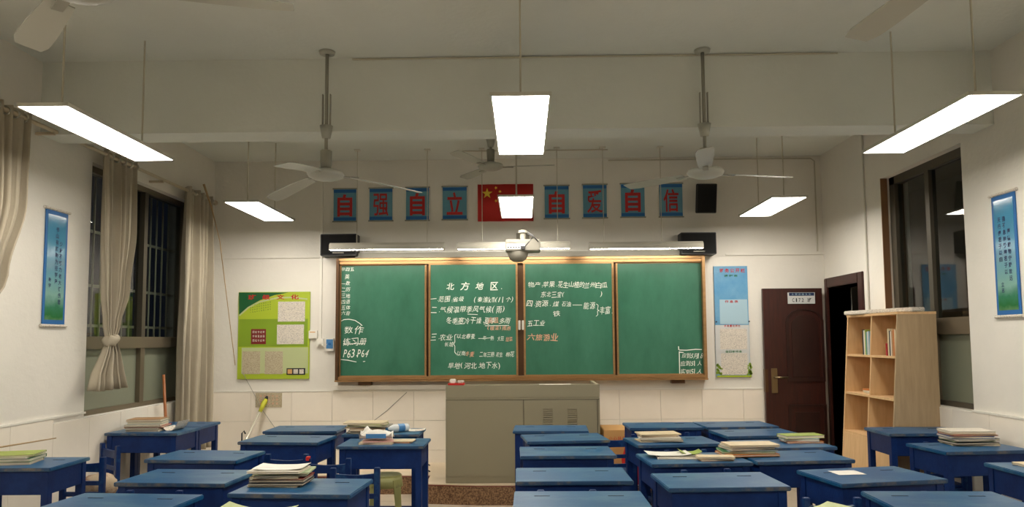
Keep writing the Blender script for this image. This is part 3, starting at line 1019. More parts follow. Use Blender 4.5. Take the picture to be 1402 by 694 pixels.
# ================================================================= CEILING LAMPS
def panel_lamp(xc, y0, y1, z, label, wd=.30, rods=True):
    t = thing('pendant_light', label, 'light', (xc, (y0 + y1) / 2, z), 0, 'flat panel lamps hung from the ceiling')
    L = (y1 - y0) / 2
    W = wd / 2
    mb = MB().box(-W - .008, -W + .004, -L - .008, L + .008, 0, .018).box(W - .004, W + .008, -L - .008, L + .008, 0, .018)
    mb.box(-W, W, -L - .008, -L + .004, 0, .018).box(-W, W, L - .004, L + .008, 0, .018)
    mb.box(-W, W, -L, L, .013, .018)
    mb.obj('housing', M['white_enamel'], t)
    box(-W + .004, W - .004, -L + .004, L - .004, .001, .008).obj('diffuser', M['panel'], t)
    for s in (-1, 1):
        MB().tube([(0, s * L * .72, .018), (0, s * L * .72, ZC - z)], .0055, 6).obj('hanger_rod', M['rod'], t)
        box(-.04, .04, s * L * .72 - .012, s * L * .72 + .012, .018, .026).obj('clamp', M['rod'], t)
    return t


panel_lamp(-2.475, 3.66, 4.81, 2.70, 'large bright panel light at upper left of the front row', .265)
panel_lamp(-0.002, 3.585, 4.75, 2.70, 'large bright panel light at centre, above the flag', .295)
panel_lamp(2.405, 3.655, 4.815, 2.70, 'large bright panel light at upper right near the dark window', .27)
panel_lamp(-2.46, 6.30, 7.30, 2.70, 'small looking panel light over the green poster', .30)
panel_lamp(-0.05, 6.18, 7.26, 2.70, 'panel light low over the red flag and projector', .30)
panel_lamp(2.335, 6.33, 7.30, 2.70, 'small looking panel light over the blue notice poster', .30)
for xc, lab in ((-2.475, 'left'), (0, 'middle'), (2.405, 'right')):
    panel_lamp(xc, 1.0, 2.1, 2.70, 'panel light behind the camera side of the room, %s one of the rear row' % lab, .28)


# ================================================================= FANS
def fan(x, y, z, angs, label, R=.655, droop=.02):
    t = thing('ceiling_fan', label, 'fan', (x, y, z), 0, 'three bladed ceiling fans')
    MB().lathe([(.001, -.03), (.07, -.03), (.115, -.012), (.125, .005), (.115, .022), (.06, .04), (.03, .045), (.001, .045)]).obj('motor', M['fanwhite'], t, smooth=True)
    MB().lathe([(.001, .05), (.034, .05), (.038, .10), (.04, .165), (.034, .17), (.001, .17)]).obj('lower_canopy', M['fangrey'], t, smooth=True)
    top = ZC - z
    MB().tube([(0, 0, .04), (0, 0, top)], .012, 8).obj('down_rod', M['fangrey'], t, smooth=True)
    c = min(.30, top - .06)
    MB().lathe([(.001, c - .045), (.028, c - .045), (.045, c + .04), (.001, c + .04)]).obj('rod_cup', M['fanwhite'], t, smooth=True)
    if top > .6:
        for s in (-1, 1):
            box(s * .026 - .003, s * .026 + .003, -.012, .012, c + .04, c + .26).obj('stirrup', M['fangrey'], t)
    MB().lathe([(.001, top - .02), (.05, top - .02), (.055, top), (.001, top)]).obj('ceiling_rose', M['fanwhite'], t, smooth=True)
    for a in angs:
        a = math.radians(a)
        bm_ = MB()
        n = 8
        for i in range(n + 1):
            r = .16 + (R - .16) * i / n
            hw = .040 + .016 * math.sin(min(1, i / (n * .8)) * PI / 2)
            if i == n:
                hw *= .75
            zz = -droop * ((r - .1) / (R - .1)) ** 1.2
            tw = math.radians(10)
            for sgn in (-1, 1):
                lx, ly, lz = r, sgn * hw, zz + sgn * hw * math.sin(tw)
                X_ = lx * math.cos(a) - ly * math.sin(a)
                Y_ = lx * math.sin(a) + ly * math.cos(a)
                bm_.v += [(X_, Y_, lz + .002), (X_, Y_, lz - .002)]
        for i in range(n):
            q = 4 * i
            bm_.f += [(q, q + 2, q + 6, q + 4), (q + 1, q + 5, q + 7, q + 3), (q, q + 4, q + 5, q + 1), (q + 2, q + 3, q + 7, q + 6)]
        bm_.f += [(0, 1, 3, 2), (4 * n, 4 * n + 2, 4 * n + 3, 4 * n + 1)]
        b_ = bm_.obj('blade', M['fanwhite'], t)
        MB().box(.09, .22, -.018, .018, -.008, -.002, Matrix.Rotation(a, 4, 'Z')).obj('blade_iron', M['fangrey'], b_)
    return t


fan(-1.327, 4.863, 2.60, (20, 141, 262), 'white ceiling fan left of the centre panel light, tips over the scrolls', droop=.08)
fan(1.25, 4.914, 2.60, (15.7, 135.7, 255.7), 'white ceiling fan right of centre, above the tilted speaker', droop=-.005)
fan(-0.30, 7.0, 3.16, (0, 120, 240), 'small looking ceiling fan behind the centre panel light', R=.62, droop=-.01)
fan(-1.40, 2.20, 2.60, (15, 135, 255), 'ceiling fan blades cut by the top left corner', R=.66, droop=.0)
fan(1.33, 2.06, 2.60, (95, 215, 335), 'ceiling fan blade entering at the top right', R=.66, droop=-.01)



# ================================================================= CURTAINS
def curtain(label, ya, yb_, prof, nf, knot=None, X0=-3.27):
    """prof: list of (z, y_left, y_right, fold amplitude)"""
    t = thing('curtain', label, 'curtain', group='grey beige curtains on the left wall')
    NU = 90
    mb = MB()
    rows = []
    zs = []
    for (A, B) in zip(prof, prof[1:]):
        n = max(2, int(abs(A[0] - B[0]) / .06))
        for k in range(n):
            f = k / n
            f2 = f * f * (3 - 2 * f)
            rows.append([A[j] + (B[j] - A[j]) * (f if j == 0 else f2) for j in range(5)])
    rows.append(list(prof[-1]))
    for r, (z, y0, y1, am, xo) in enumerate(rows):
        for i in range(NU + 1):
            u = i / NU
            ph = 2 * PI * nf * u
            uu = u + .012 * math.sin(ph * .5 + 1)
            x = X0 + xo + am * (math.sin(ph) + .35 * math.sin(ph * 1.7 + z * 1.3) + .2 * math.sin(ph * .37 + 2))
            y = y0 + (y1 - y0) * uu + am * .25 * math.cos(ph * 2)
            mb.v.append((x, y, z + .006 * math.sin(ph * .6)))
    n1 = NU + 1
    for r in range(len(rows) - 1):
        for i in range(NU):
            q = r * n1 + i
            mb.f.append((q, q + 1, q + n1 + 1, q + n1))
    o = mb.obj('cloth', M['curtain'], t, smooth=True)
    s = o.modifiers.new('solid', 'SOLIDIFY')
    s.thickness = .004
    n = max(2, int(nf))
    for k in range(n):
        y = ya + (yb_ - ya) * (k + .5) / n
        g = MB()
        m_ = 16
        ringp = [(X_ROD + .026 * math.cos(2 * PI * j / m_), y, Z_ROD + .026 * math.sin(2 * PI * j / m_)) for j in range(m_ + 1)]
        g.tube(ringp, .006, 6, cap=False)
        g.obj('grommet', M['silver'], t, smooth=True)
    if knot:
        ky, kz, kr = knot
        g = MB()
        NA, NB = 28, 16
        for i in range(NA):
            a = 2 * PI * i / NA
            for j in range(NB):
                b = 2 * PI * j / NB
                rr = kr * .48 * (1 + .12 * math.sin(3 * b + 2 * a))
                x = (kr * .55 + rr * math.cos(b)) * math.cos(a)
                y = (kr * .55 + rr * math.cos(b)) * math.sin(a)
                z = rr * 1.25 * math.sin(b) + .25 * y + .006 * math.sin(5 * a)
                g.v.append((X0 + .01 + x * .9, ky + y, kz + z))
        for i in range(NA):
            for j in range(NB):
                g.f.append((i * NB + j, ((i + 1) % NA) * NB + j, ((i + 1) % NA) * NB + (j + 1) % NB, i * NB + (j + 1) % NB))
        g.obj('knot', M['curtain'], t, smooth=True)
    return t


X_ROD, Z_ROD = -3.262, 2.955
cr = thing('curtain_rod', 'long cream curtain rod along the top of the left wall', 'curtain rod')
MB().tube([(X_ROD, 3.2, Z_ROD), (X_ROD, 7.62, Z_ROD)], .014, 10).obj('rod', M['curtain_rod'], cr, smooth=True)
MB().lathe([(.001, -.03), (.022, -.02), (.03, 0), (.022, .02), (.001, .03)], (X_ROD, 7.64, Z_ROD), 14).obj('finial', M['curtain_rod'], cr, smooth=True)
for y in (4.95, 6.5, 7.55):
    box(XL, X_ROD + .01, y - .012, y + .012, Z_ROD - .03, Z_ROD - .012).obj('bracket', M['curtain_rod'], cr)
box(XL, XL + .02, 5.6, 7.4, 3.0, 3.03).obj('pelmet_rail', M['plaster'], cr)
zt = Z_ROD + .04
curtain('grey beige curtain tied in a knot on the left of the window', 5.62, 6.08,
        [(zt, 5.58, 6.07, .022, 0), (2.4, 5.60, 6.06, .030, 0), (1.9, 5.62, 5.95, .03, .01), (1.60, 5.67, 5.83, .022, .01), (1.50, 5.71, 5.78, .018, .01),
         (1.40, 5.66, 5.84, .025, .01), (1.24, 5.53, 5.86, .04, .02), (1.115, 5.48, 5.88, .05, .03)], 5.5, (5.745, 1.50, .066))
curtain('grey beige curtain cut by the left picture edge', 4.28, 4.70,
        [(zt, 4.22, 4.73, .022, 0), (2.4, 4.26, 4.70, .030, 0), (1.9, 4.22, 4.54, .03, .0), (1.60, 4.18, 4.36, .022, .0), (1.50, 4.23, 4.30, .018, .0),
         (1.40, 4.19, 4.35, .025, .0), (1.24, 4.08, 4.40, .04, .01), (1.115, 4.02, 4.44, .05, .01)], 5.5, (4.265, 1.50, .060))
curtain('grey beige curtain hanging loose in the left front corner', 6.98, 7.58,
        [(zt, 6.98, 7.60, .030, .0), (2.2, 6.96, 7.62, .042, .0), (1.3, 6.92, 7.64, .048, .0), (.40, 6.90, 7.64, .05, .0)], 6)


# ================================================================= LECTERN
lx0, lx1, ly0, ly1 = -.713, .698, 6.75, 7.38
lt = thing('lectern', 'wide khaki steel teaching console on the platform', 'lectern')
zt0, zt1 = .18, 1.066
box(lx0, lx1, ly0, ly1, zt0, .95).obj('cabinet', M['steel'], lt, bevel=.004)
mb = MB().box(lx0, lx1, ly0, ly0 + .03, .95, zt1).box(lx0, lx0 + .03, ly0 + .03, ly1, .95, zt1 - .0).box(lx1 - .03, lx1, ly0 + .03, ly1, .95, zt1).box(lx0 + .03, lx1 - .03, ly1 - .03, ly1, .95, zt1 - .03)
mb.obj('upper_rim', M['steel'], lt, bevel=.003)
zj = aty(716, 547, ly0).z
box(lx0 + .004, lx1 - .004, ly0 - .002, ly0, zj - .003, zj).obj('joint', M['darkgap'], lt)
xd0, xd1 = -.001, lx1 - .02
dr = box(xd0 + .006, xd1 - .006, ly0 - .008, ly0, .24, zj - .008).obj('door', M['steel'], lt, bevel=.002)
mb = MB().box(xd0, xd0 + .004, ly0 - .002, ly0, .24, zj - .004).box(xd1 - .004, xd1, ly0 - .002, ly0, .24, zj - .004)
mb.obj('door_gap', M['darkgap'], lt)
box(lx0 + .01, xd0 - .006, ly0 - .006, ly0, .24, zj - .008).obj('fixed_panel', M['steel'], lt, bevel=.002)
for px in (750, 783.5):
    for k in range(12):
        c = aty(px, 559.5 + k * 2.9, ly0)
        mm = Matrix.Translation((c.x, ly0 - .012, c.z)) @ Matrix.Rotation(math.radians(-35), 4, 'X')
        MB().box(-.043, .043, -.007, .007, -.0022, .0022, mm).obj('louvre', M['steel'], dr)
# things on the lectern
t = thing('eraser_tray', 'small red tray with white chalk boxes at the left end of the console', 'tray')
c = aty(625.5, 527, ly0 + .10)
cz = zt1
mb = MB().box(c.x - .075, c.x + .075, ly0 + .0, ly0 + .10, zt1, zt1 + .018)
mb.obj('tray_body', M['red'], t, bevel=.004)
box(c.x - .06, c.x - .005, ly0 + .02, ly0 + .08, zt1 + .018, zt1 + .055).obj('chalk_box', M['white'], t, bevel=.006)
box(c.x + .01, c.x + .07, ly0 + .02, ly0 + .08, zt1 + .018, zt1 + .042).obj('chalk_box', M['paper'], t, bevel=.006)
# a flat sheet carries the papers across the open top
box(lx0 + .03, lx1 - .03, ly0 + .03, ly1 - .03, .985, .99).obj('inner_desktop', M['darkgap'], lt)


# ================================================================= BOOKS
def book(x, y, z, w_, d_, t_, rz, rgb, label, group, cover=.003, soft=False, cat='book', nm='book'):
    me = MB()
    me.box(-w_ / 2, w_ / 2, -d_ / 2, d_ / 2, 0, cover).box(-w_ / 2, w_ / 2, -d_ / 2, d_ / 2, t_ - cover, t_)
    me.box(-w_ / 2, w_ / 2, d_ / 2 - .003, d_ / 2, cover, t_ - cover)
    o = me.obj(nm, cmat(rgb), None)
    o.location = (x, y, z)
    o.rotation_euler = (0, 0, rz)
    tag(o, label, cat, group)
    box(-w_ / 2 + .003, w_ / 2 - .003, -d_ / 2 + .003, d_ / 2 - .004, cover, t_ - cover).obj('pages', M['pages'], o)
    return o


ORD = ['topmost', 'second from the top', 'third from the top', 'fourth from the top', 'fifth from the top', 'sixth from the top', 'seventh from the top', 'eighth from the top', 'ninth from the top']
CN = {'white': (224, 216, 200), 'cream': (214, 196, 160), 'grey': (140, 136, 126), 'tan': (176, 138, 98), 'green': (60, 122, 70), 'red': (160, 52, 40), 'blue': (52, 84, 128),
      'dark': (52, 52, 50), 'lime': (150, 166, 70), 'orange': (196, 120, 60), 'teal': (90, 140, 140), 'pale blue': (150, 176, 190), 'pale green': (176, 190, 150), 'pink': (196, 150, 140)}


def stack(cx, cy, z, cols, h, w_, d_, rz, where, jit=.017, kind='exercise book'):
    n = len(cols)
    zz = z + .0006
    wts = [random.uniform(.6, 1.4) for _ in cols]
    s = sum(wts)
    for k, cn in enumerate(cols):
        t_ = h * wts[k] / s
        kk = n - 1 - k
        pos = 'bottom' if kk == n - 1 and n > 1 else ORD[kk]
        book(cx + random.uniform(-jit, jit), cy + random.uniform(-jit, jit), zz, w_ * random.uniform(.88, 1.04), d_ * random.uniform(.9, 1.04), t_ - .0005,
             rz + random.uniform(-.14, .14), CN[cn], '%s %s, %s %s' % (cn if cn != 'dark' else 'dark grey', kind, pos, where) if n > 1 else '%s %s %s' % (cn, kind, where),
             'books and papers on the desks', cover=min(.0022, t_ * .2))
        zz += t_


DZ = .76
stack(-3.09, 6.03, DZ, ['cream', 'grey', 'red', 'white', 'teal', 'tan'], .095, .30, .20, .03, 'of the pile under the left window')
stack(-3.10, 4.42, DZ, ['cream', 'green', 'white', 'lime'], .058, .32, .21, .1, 'of the pile at the left picture edge')
stack(-1.235, 3.76, DZ, ['cream', 'dark', 'grey', 'red', 'cream', 'dark', 'pale green', 'white'], .076, .27, .19, .0, 'of the tall white topped pile')
stack(-1.22, 5.79, DZ, ['dark', 'grey', 'tan', 'cream', 'grey', 'lime', 'cream'], .088, .31, .20, -.05, 'of the pile beside the bottle', jit=.025)
stack(-1.03, 5.20, DZ, ['cream', 'pink'], .020, .24, .17, .05, 'under the white tissue pack')
stack(-.862, 5.26, DZ, ['orange', 'cream'], .014, .15, .14, -.05, 'beside the white tissue pack')
stack(.955, 5.25, DZ, ['cream', 'grey', 'white', 'tan', 'cream'], .055, .28, .17, .02, 'of the neat cream pile')
stack(.94, 4.545, DZ, ['white', 'grey'], .014, .30, .18, .0, 'under the folded white folder')
stack(1.15, 4.42, DZ, ['tan', 'cream'], .026, .22, .10, .05, 'at the foot of the tilted pile')
stack(1.385, 4.60, DZ, ['tan', 'orange', 'green', 'pale blue', 'grey', 'white', 'cream'], .074, .32, .19, .08, 'of the tilted pile across two desks')
stack(1.915, 5.15, DZ, ['orange', 'pale blue', 'lime'], .052, .27, .14, .03, 'of the short pile before the door')
stack(2.985, 5.02, DZ, ['cream', 'dark', 'green', 'grey', 'blue', 'red', 'tan', 'white'], .095, .29, .19, .03, 'of the pile by the right wall', jit=.018)
stack(-1.06, 2.92, DZ, ['cream', 'pale green'], .036, .30, .22, .1, 'at the lower edge left of centre')
stack(1.19, 2.93, DZ, ['pink', 'green'], .036, .25, .22, .35, 'at the lower edge right of centre')
stack(2.88, 4.16, DZ, ['cream'], .014, .24, .18, .1, 'on the desk at the right edge')


def sheet(x, y, z, w_, d_, rz, curl, m, label, name='paper_sheet', cat='paper', fold=0):
    mb = MB()
    n = 10
    for i in range(n + 1):
        u = -w_ / 2 + w_ * i / n
        h = .001 + curl * max(0, (abs(i / n - .5 + fold) - .1)) ** 2
        mb.v += [(u, -d_ / 2, h), (u, d_ / 2, h), (u, -d_ / 2, h + .0012), (u, d_ / 2, h + .0012)]
    for i in range(n):
        q = 4 * i
        mb.f += [(q, q + 1, q + 5, q + 4), (q + 2, q + 6, q + 7, q + 3), (q, q + 4, q + 6, q + 2), (q + 1, q + 3, q + 7, q + 5)]
    q = 4 * n
    mb.f += [(0, 2, 3, 1), (q, q + 1, q + 3, q + 2)]
    o = mb.obj(name, m)
    o.location = (x, y, z)
    o.rotation_euler = (0, 0, rz)
    return tag(o, label, cat)


sheet(1.72, 3.98, DZ, .15, .12, .1, .0, M['white'], 'single white note on the desk left of the bookshelf leg')
sheet(-.87, 5.93, DZ, .16, .15, .05, .06, M['paper'], 'loose grey papers right of the plastic bottle')
sheet(.88, 4.555, DZ + .0155, .26, .16, .02, .05, M['white'], 'white folded folder on the desk below the cream pile', 'folder', 'folder')
sheet(1.02, 4.57, DZ + .018, .13, .12, -.05, .10, cmat((140, 160, 60)), 'green leafy leaflet beside the white folder', 'leaflet', 'leaflet')
sheet(-1.06, 2.94, DZ + .038, .28, .18, .05, .12, M['palegreen'], 'pale green curled magazine at the bottom left of centre', 'magazine', 'magazine', fold=-.1)
sheet(1.19, 2.92, DZ + .038, .22, .20, .5, .08, M['palegreen'], 'green patterned leaflet on the pile at the bottom right of centre', 'leaflet', 'leaflet')
sheet(-1.235, 3.77, DZ + .0775, .25, .17, .02, .05, M['white'], 'clean white sheet topping the tall pile of books', cat='paper')
sheet(-2.865, 6.05, DZ, .13, .17, -.1, .30, M['paper'], 'curling open booklet right of the window desk stack', 'booklet', 'booklet', fold=.1)
sheet(.22, 7.2, .991 + .02, .30, .20, .03, .02, M['paper'], 'white papers lying in the open top of the console')
for k in range(2):
    sheet(.18 + .12 * k, 6.90 + .07 * k, zt1 - .022 + .008 * k, .30, .20, .05 - .1 * k, .01, M['paper'],
          ['flat white paper at the front of the console top', 'second white paper overlapping on the console top'][k])
box(.0, .40, 6.79, 7.05, .99, 1.043).obj('paper_block', M['paper2'], lt)
# tissue pack
t = thing('tissue_pack', 'crumpled white tissue pack with a blue label on booklets', 'tissue pack', (-1.04, 5.21, DZ + .0215), .03)
mb = MB()
nx, ny = 14, 8
for side in (0, 1):
    for i in range(nx + 1):
        for j in range(ny + 1):
            u, v = i / nx * 2 - 1, j / ny * 2 - 1
            puff = max(0, (1 - abs(u) ** 3)) * max(0, 1 - abs(v) ** 4)
            z = (.034 + .033 * puff * (1 if side else -1)) + .006 * math.sin(9 * u + 5 * v) * puff * side
            z += side * .035 * max(0, 1 - ((u + .62) ** 2 + (v - .2) ** 2) * 14)
            x = u * .115
            yv = v * .055 * (1 - .12 * (1 - abs(u)))
            if abs(u) > .8:
                z += .03 * (abs(u) - .8) / .2 * math.sin(v * 4)
            mb.v.append((x, yv, z))
n1 = (nx + 1) * (ny + 1)
for s_ in (0, 1):
    for i in range(nx):
        for j in range(ny):
            q = s_ * n1 + i * (ny + 1) + j
            mb.f.append((q, q + ny + 1, q + ny + 2, q + 1) if s_ else (q, q + 1, q + ny + 2, q + ny + 1))
mb.obj('wrapper', M['white'], t, smooth=True)
box(-.065, .075, -.058, -.050, .018, .048).obj('blue_label', M['labelblue'], t)
# bottle lying
t = thing('water_bottle', 'clear plastic bottle with blue cap lying beside a book pile', 'bottle', (-.93, 5.86, DZ + .033), 0)
t.rotation_euler = (0, 0, math.radians(222))
o = MB().lathe([(.001, -.01), (.028, -.01), (.032, .0), (.032, .11), (.030, .13), (.014, .165), (.013, .18)], (0, 0, 0), 16)
o.v = [(z, y, x) for x, y, z in o.v]
o.obj('bottle_body', M['clearpl'], t, smooth=True)
o = MB().lathe([(.0325, .03), (.0325, .09)], (0, 0, 0), 16)
o.v = [(z, y, x) for x, y, z in o.v]
o.obj('bottle_label', M['labelblue'], t, smooth=True)
o = MB().lathe([(.015, .178), (.016, .18), (.016, .20), (.001, .20)], (0, 0, 0), 14)
o.v = [(z, y, x) for x, y, z in o.v]
o.obj('bottle_cap', M['labelblue'], t, smooth=True)

# ================================================================= DESKS
def make_desk(label):
    t = thing('school_desk', label, 'desk', group='blue wooden school desks in rows')
    W, D = .60, .40
    lid = box(-W / 2, W / 2, 0, D, .738, .760).obj('lid', M['lid'], t, bevel=.004)
    box(-W / 2 + .004, W / 2 - .004, -.0012, .004, .742, .7585).obj('worn_edge', M['wornedge'], lid)
    for s in (-1, 1):
        box(s * .17 - .036, s * .17 + .036, D - .115, D - .105, .7595, .7615).obj('slot', M['slot'], lid)
    i = .022
    box(-W / 2 + i, W / 2 - i, .018, .030, .605, .738).obj('near_board', M['blue'], t)
    box(-W / 2 + i, W / 2 - i, D - .030, D - .018, .605, .738).obj('far_board', M['blue'], t)
    for s in (-1, 1):
        x = s * (W / 2 - i)
        box(min(x, x - s * .012), max(x, x - s * .012), .030, D - .030, .605, .738).obj('side_board', M['blue'], t)
    box(-W / 2 + i + .012, W / 2 - i - .012, .03, D - .03, .600, .610).obj('bottom_board', M['blue'], t)
    lg = MB().box(-.021, .021, -.021, .021, 0, .738).mesh('leg', M['blue'], bevel=.002)
    for sx in (-1, 1):
        for y in (.034, D - .034):
            link('leg', lg, t, (sx * (W / 2 - .038), y, 0))
    for sx in (-1, 1):
        x = sx * (W / 2 - .038)
        box(x - .012, x + .012, .055, D - .055, .10, .135).obj('side_rail', M['blue'], t)
    box(-W / 2 + .06, W / 2 - .06, D - .05, D - .03, .11, .14).obj('foot_rail', M['blue'], t)
    return t


# (near left x,y, near right x,y, width, label)
DESKS = [
    (-3.335, 4.24, -2.74, 4.245, 'blue desk at the left picture edge with a stack of books and a stick'),
    (-3.355, 5.84, -2.745, 5.815, 'blue desk under the left window carrying a stack of books'),
    (-3.36, 6.245, -2.755, 6.235, 'blue desk behind the window desk, beneath the hanging curtain'),
    (-2.345, 4.53, -1.745, 4.47, 'empty blue desk third from the front in the second column'),
    (-2.12, 3.80, -1.52, 3.755, 'scratched blue desk with a pale fleck, second from the bottom edge at left'),
    (-2.15, 3.15, -1.545, 3.10, 'blue desk cut by the bottom edge at lower left'),
    (-1.415, 3.515, -.815, 3.475, 'blue desk with the tall pile of books near the bottom edge'),
    (-2.065, 5.30, -1.467, 5.245, 'empty blue desk in front of the leaning mop'),
    (-2.10, 5.905, -1.50, 5.90, 'empty blue desk furthest forward at the foot of the mop'),
    (-1.285, 5.05, -.685, 5.05, 'blue desk carrying the white tissue pack, stool visible beneath'),
    (-1.405, 5.67, -.805, 5.67, 'blue desk with a messy book pile and plastic bottle'),
    (-.085, 5.84, .51, 5.82, 'furthest blue desk of the centre column before the console'),
    (.025, 5.235, .62, 5.31, 'second blue desk from the console in the centre column, slightly turned'),
    (-.02, 4.595, .575, 4.605, 'third blue desk from the console in the centre column'),
    (-.04, 3.78, .555, 3.785, 'fourth blue desk from the console, with paint worn off at right'),
    (-.045, 3.145, .545, 3.14, 'blue desk of the centre column cut by the bottom edge'),
    (.865, 6.0, 1.455, 6.01, 'empty blue desk in the furthest row right of the console'),
    (1.49, 6.02, 2.09, 6.07, 'empty blue desk in the furthest row before the dark door'),
    (.77, 5.03, 1.37, 5.10, 'blue desk with a cream pile of books right of centre'),
    (1.50, 5.46, 2.10, 5.53, 'empty turned blue desk in the row second from the door'),
    (1.475, 4.86, 2.075, 4.92, 'blue desk bearing the short pile with a lime book on top'),
    (.735, 4.275, 1.335, 4.325, 'blue desk with the white folder and a green leaflet'),
    (1.355, 4.34, 1.965, 4.405, 'wide empty blue desk just left of the bookshelf foot'),
    (.70, 3.595, 1.295, 3.625, 'worn empty blue desk between two chairs right of centre'),
    (1.55, 3.68, 2.165, 3.80, 'blue desk with a single white note lying on it'),
    (1.565, 3.12, 2.17, 3.10, 'blue desk cut by the bottom edge at lower right'),
    (2.665, 5.375, 3.255, 5.375, 'blue desk in front of the birch bookshelf side'),
    (2.70, 4.675, 3.30, 4.745, 'blue desk by the right wall carrying a stack of books'),
    (2.69, 3.89, 3.29, 3.90, 'blue desk cut by the right picture edge'),
    (-1.36, 2.66, -.76, 2.64, 'blue desk under the pale green magazine at the bottom edge'),
    (.82, 2.66, 1.42, 2.64, 'blue desk under the patterned leaflet at the bottom edge'),
]
d0 = None
for (xa, ya, xb, yb_, lab) in DESKS:
    rz = math.atan2(yb_ - ya, xb - xa)
    cx, cy = (xa + xb) / 2, (ya + yb_) / 2
    if cx > 2.5:
        cx = min(cx, 2.94)
    if cx < -2.9:
        cx = max(cx, -3.045)
    if d0 is None:
        d0 = make_desk(lab)
        d0.location = (cx, cy, 0)
        d0.rotation_euler = (0, 0, rz)
    else:
        dk = dup(d0, (cx, cy, 0), rz, lab)
        if 'bookshelf side' in lab:
            dk.scale = (1, 1, 1.033)


# ================================================================= CHAIRS
def make_chair(label):
    t = thing('school_chair', label, 'chair', group='blue wooden school chairs')
    W, D = .29, .32
    pm = MB().box(-.017, .017, -.015, .015, 0, .74).mesh('back_post', M['bluechair'], bevel=.003)
    for s in (-1, 1):
        link('back_post', pm, t, (s * (W / 2 - .017), 0, 0))
    mb = MB()
    n = 8
    for i in range(n + 1):
        u = -W / 2 + .034 + (W - .068) * i / n
        b = .012 * math.sin(PI * i / n)
        mb.v += [(u, -.009 + b, .645), (u, .009 + b, .645), (u, -.009 + b, .705 - b * .8), (u, .009 + b, .705 - b * .8)]
    for i in range(n):
        q = 4 * i
        mb.f += [(q, q + 4, q + 6, q + 2), (q + 1, q + 3, q + 7, q + 5), (q + 2, q + 6, q + 7, q + 3), (q, q + 1, q + 5, q + 4)]
    q = 4 * n
    mb.f += [(0, 2, 3, 1), (q, q + 1, q + 3, q + 2)]
    mb.obj('top_rail', M['bluechair'], t)
    for z in (.575, .505):
        box(-W / 2 + .034, W / 2 - .034, -.008, .008, z - .014, z + .014).obj('slat', M['bluechair'], t)
    box(-W / 2, W / 2, -.0, D + .01, .42, .44).obj('seat', M['bluechair'], t, bevel=.004)
    box(-W / 2 + .034, W / 2 - .034, -.01, .01, .375, .42).obj('seat_rail', M['bluechair'], t)
    lm = MB().box(-.017, .017, -.017, .017, 0, .42).mesh('front_leg', M['bluechair'], bevel=.003)
    for s in (-1, 1):
        link('front_leg', lm, t, (s * (W / 2 - .017), D - .02, 0))
        box(s * (W / 2 - .017) - .009, s * (W / 2 - .017) + .009, .015, D - .037, .16, .19).obj('side_stretcher', M['bluechair'], t)
        box(s * (W / 2 - .017) - .009, s * (W / 2 - .017) + .009, .015, D - .037, .385, .42).obj('side_rail', M['bluechair'], t)
    box(-W / 2 + .034, W / 2 - .034, D - .03, D - .012, .18, .21).obj('front_stretcher', M['bluechair'], t)
    return t


# post positions (left x, y, right x, y)
CH = [
    (-2.99, 4.76, -2.72, 4.76, 'blue chair between the two left wall desks, slats showing'),
    (-3.13, 5.44, -2.90, 5.26, 'blue chair turned against the window desk'),
    (-1.99, 3.70, -1.71, 3.69, 'blue chair pushed under the scratched desk at lower left'),
    (-1.695, 4.86, -1.425, 4.85, 'blue chair pushed under the desk in front of the mop'),
    (-1.375, 4.67, -1.10, 4.67, 'blue chair with a red tipped post left of the tissue pack desk'),
    (-1.125, 4.32, -.85, 4.33, 'blue chair standing free between tissue pack desk and tall pile'),
    (.585, 5.72, .86, 5.76, 'blue chair beside the tan carton, right of the centre column'),
    (.895, 4.20, 1.165, 4.24, 'blue chair pushed under the desk with the white folder'),
    (.07, 3.665, .35, 3.665, 'blue chair under the worn desk of the centre column'),
    (1.285, 3.47, 1.565, 3.47, 'blue chair left of the desk with the white note'),
    (1.655, 3.585, 1.935, 3.60, 'blue chair pushed under the desk with the white note'),
    (2.83, 5.27, 3.11, 5.27, 'blue chair by the right wall behind the book stack'),
    (.955, 4.94, 1.20, 4.97, 'blue chair under the desk with the cream pile'),
    (1.03, 5.86, 1.30, 5.87, 'blue chair in the furthest row right of the console'),
]
c0 = None
for (xa, ya, xb, yb_, lab) in CH:
    rz = math.atan2(yb_ - ya, xb - xa)
    loc = ((xa + xb) / 2, (ya + yb_) / 2, 0)
    if c0 is None:
        c0 = make_chair(lab)
        c0.location = loc
        c0.rotation_euler = (0, 0, rz)
        ch = c0
    else:
        ch = dup(c0, loc, rz, lab)
    if 'left of the desk with the white note' in lab:
        ch.scale = (.92, 1, 1)
    if 'red tipped' in lab:
        o = box(-.128 - .010, -.128 + .010, -.017, .017, .728, .752).obj('red_tape', M['red'], ch)
        o['label'] = 'red tape on the post tip'
# cloth bag on the left chair
t = MB()
prof = [(.001, 0), (.10, .0), (.125, .04), (.12, .10), (.085, .14), (.05, .155), (.001, .16)]
t.lathe(prof, (0, 0, 0), 20)
t.v = [(x * 1.0 + .01 * math.sin(9 * y * 10), y * .85, z + .008 * math.sin(20 * x)) for x, y, z in t.v]
o = t.obj('cloth_bag', M['bag'], smooth=True)
o.location = (-2.855, 4.93, .447)
tag(o, 'crumpled beige bag on the seat of the slatted left chair', 'bag')

# ================================================================= BOOKSHELF (back to right wall, facing left)
YA, YZ = 5.805, 6.70
bs = thing('bookshelf', 'pale birch bookshelf with slanting front by the right window', 'bookshelf')
ZT = 1.66


def xf(z):
    return 2.955 - (ZT - z) * .075


XB = XR - .004
th = .018


def side_panel(y):
    return MB().prism([(xf(0), 0), (XB, 0), (XB, ZT), (xf(ZT), ZT)], 1, y, y + th)


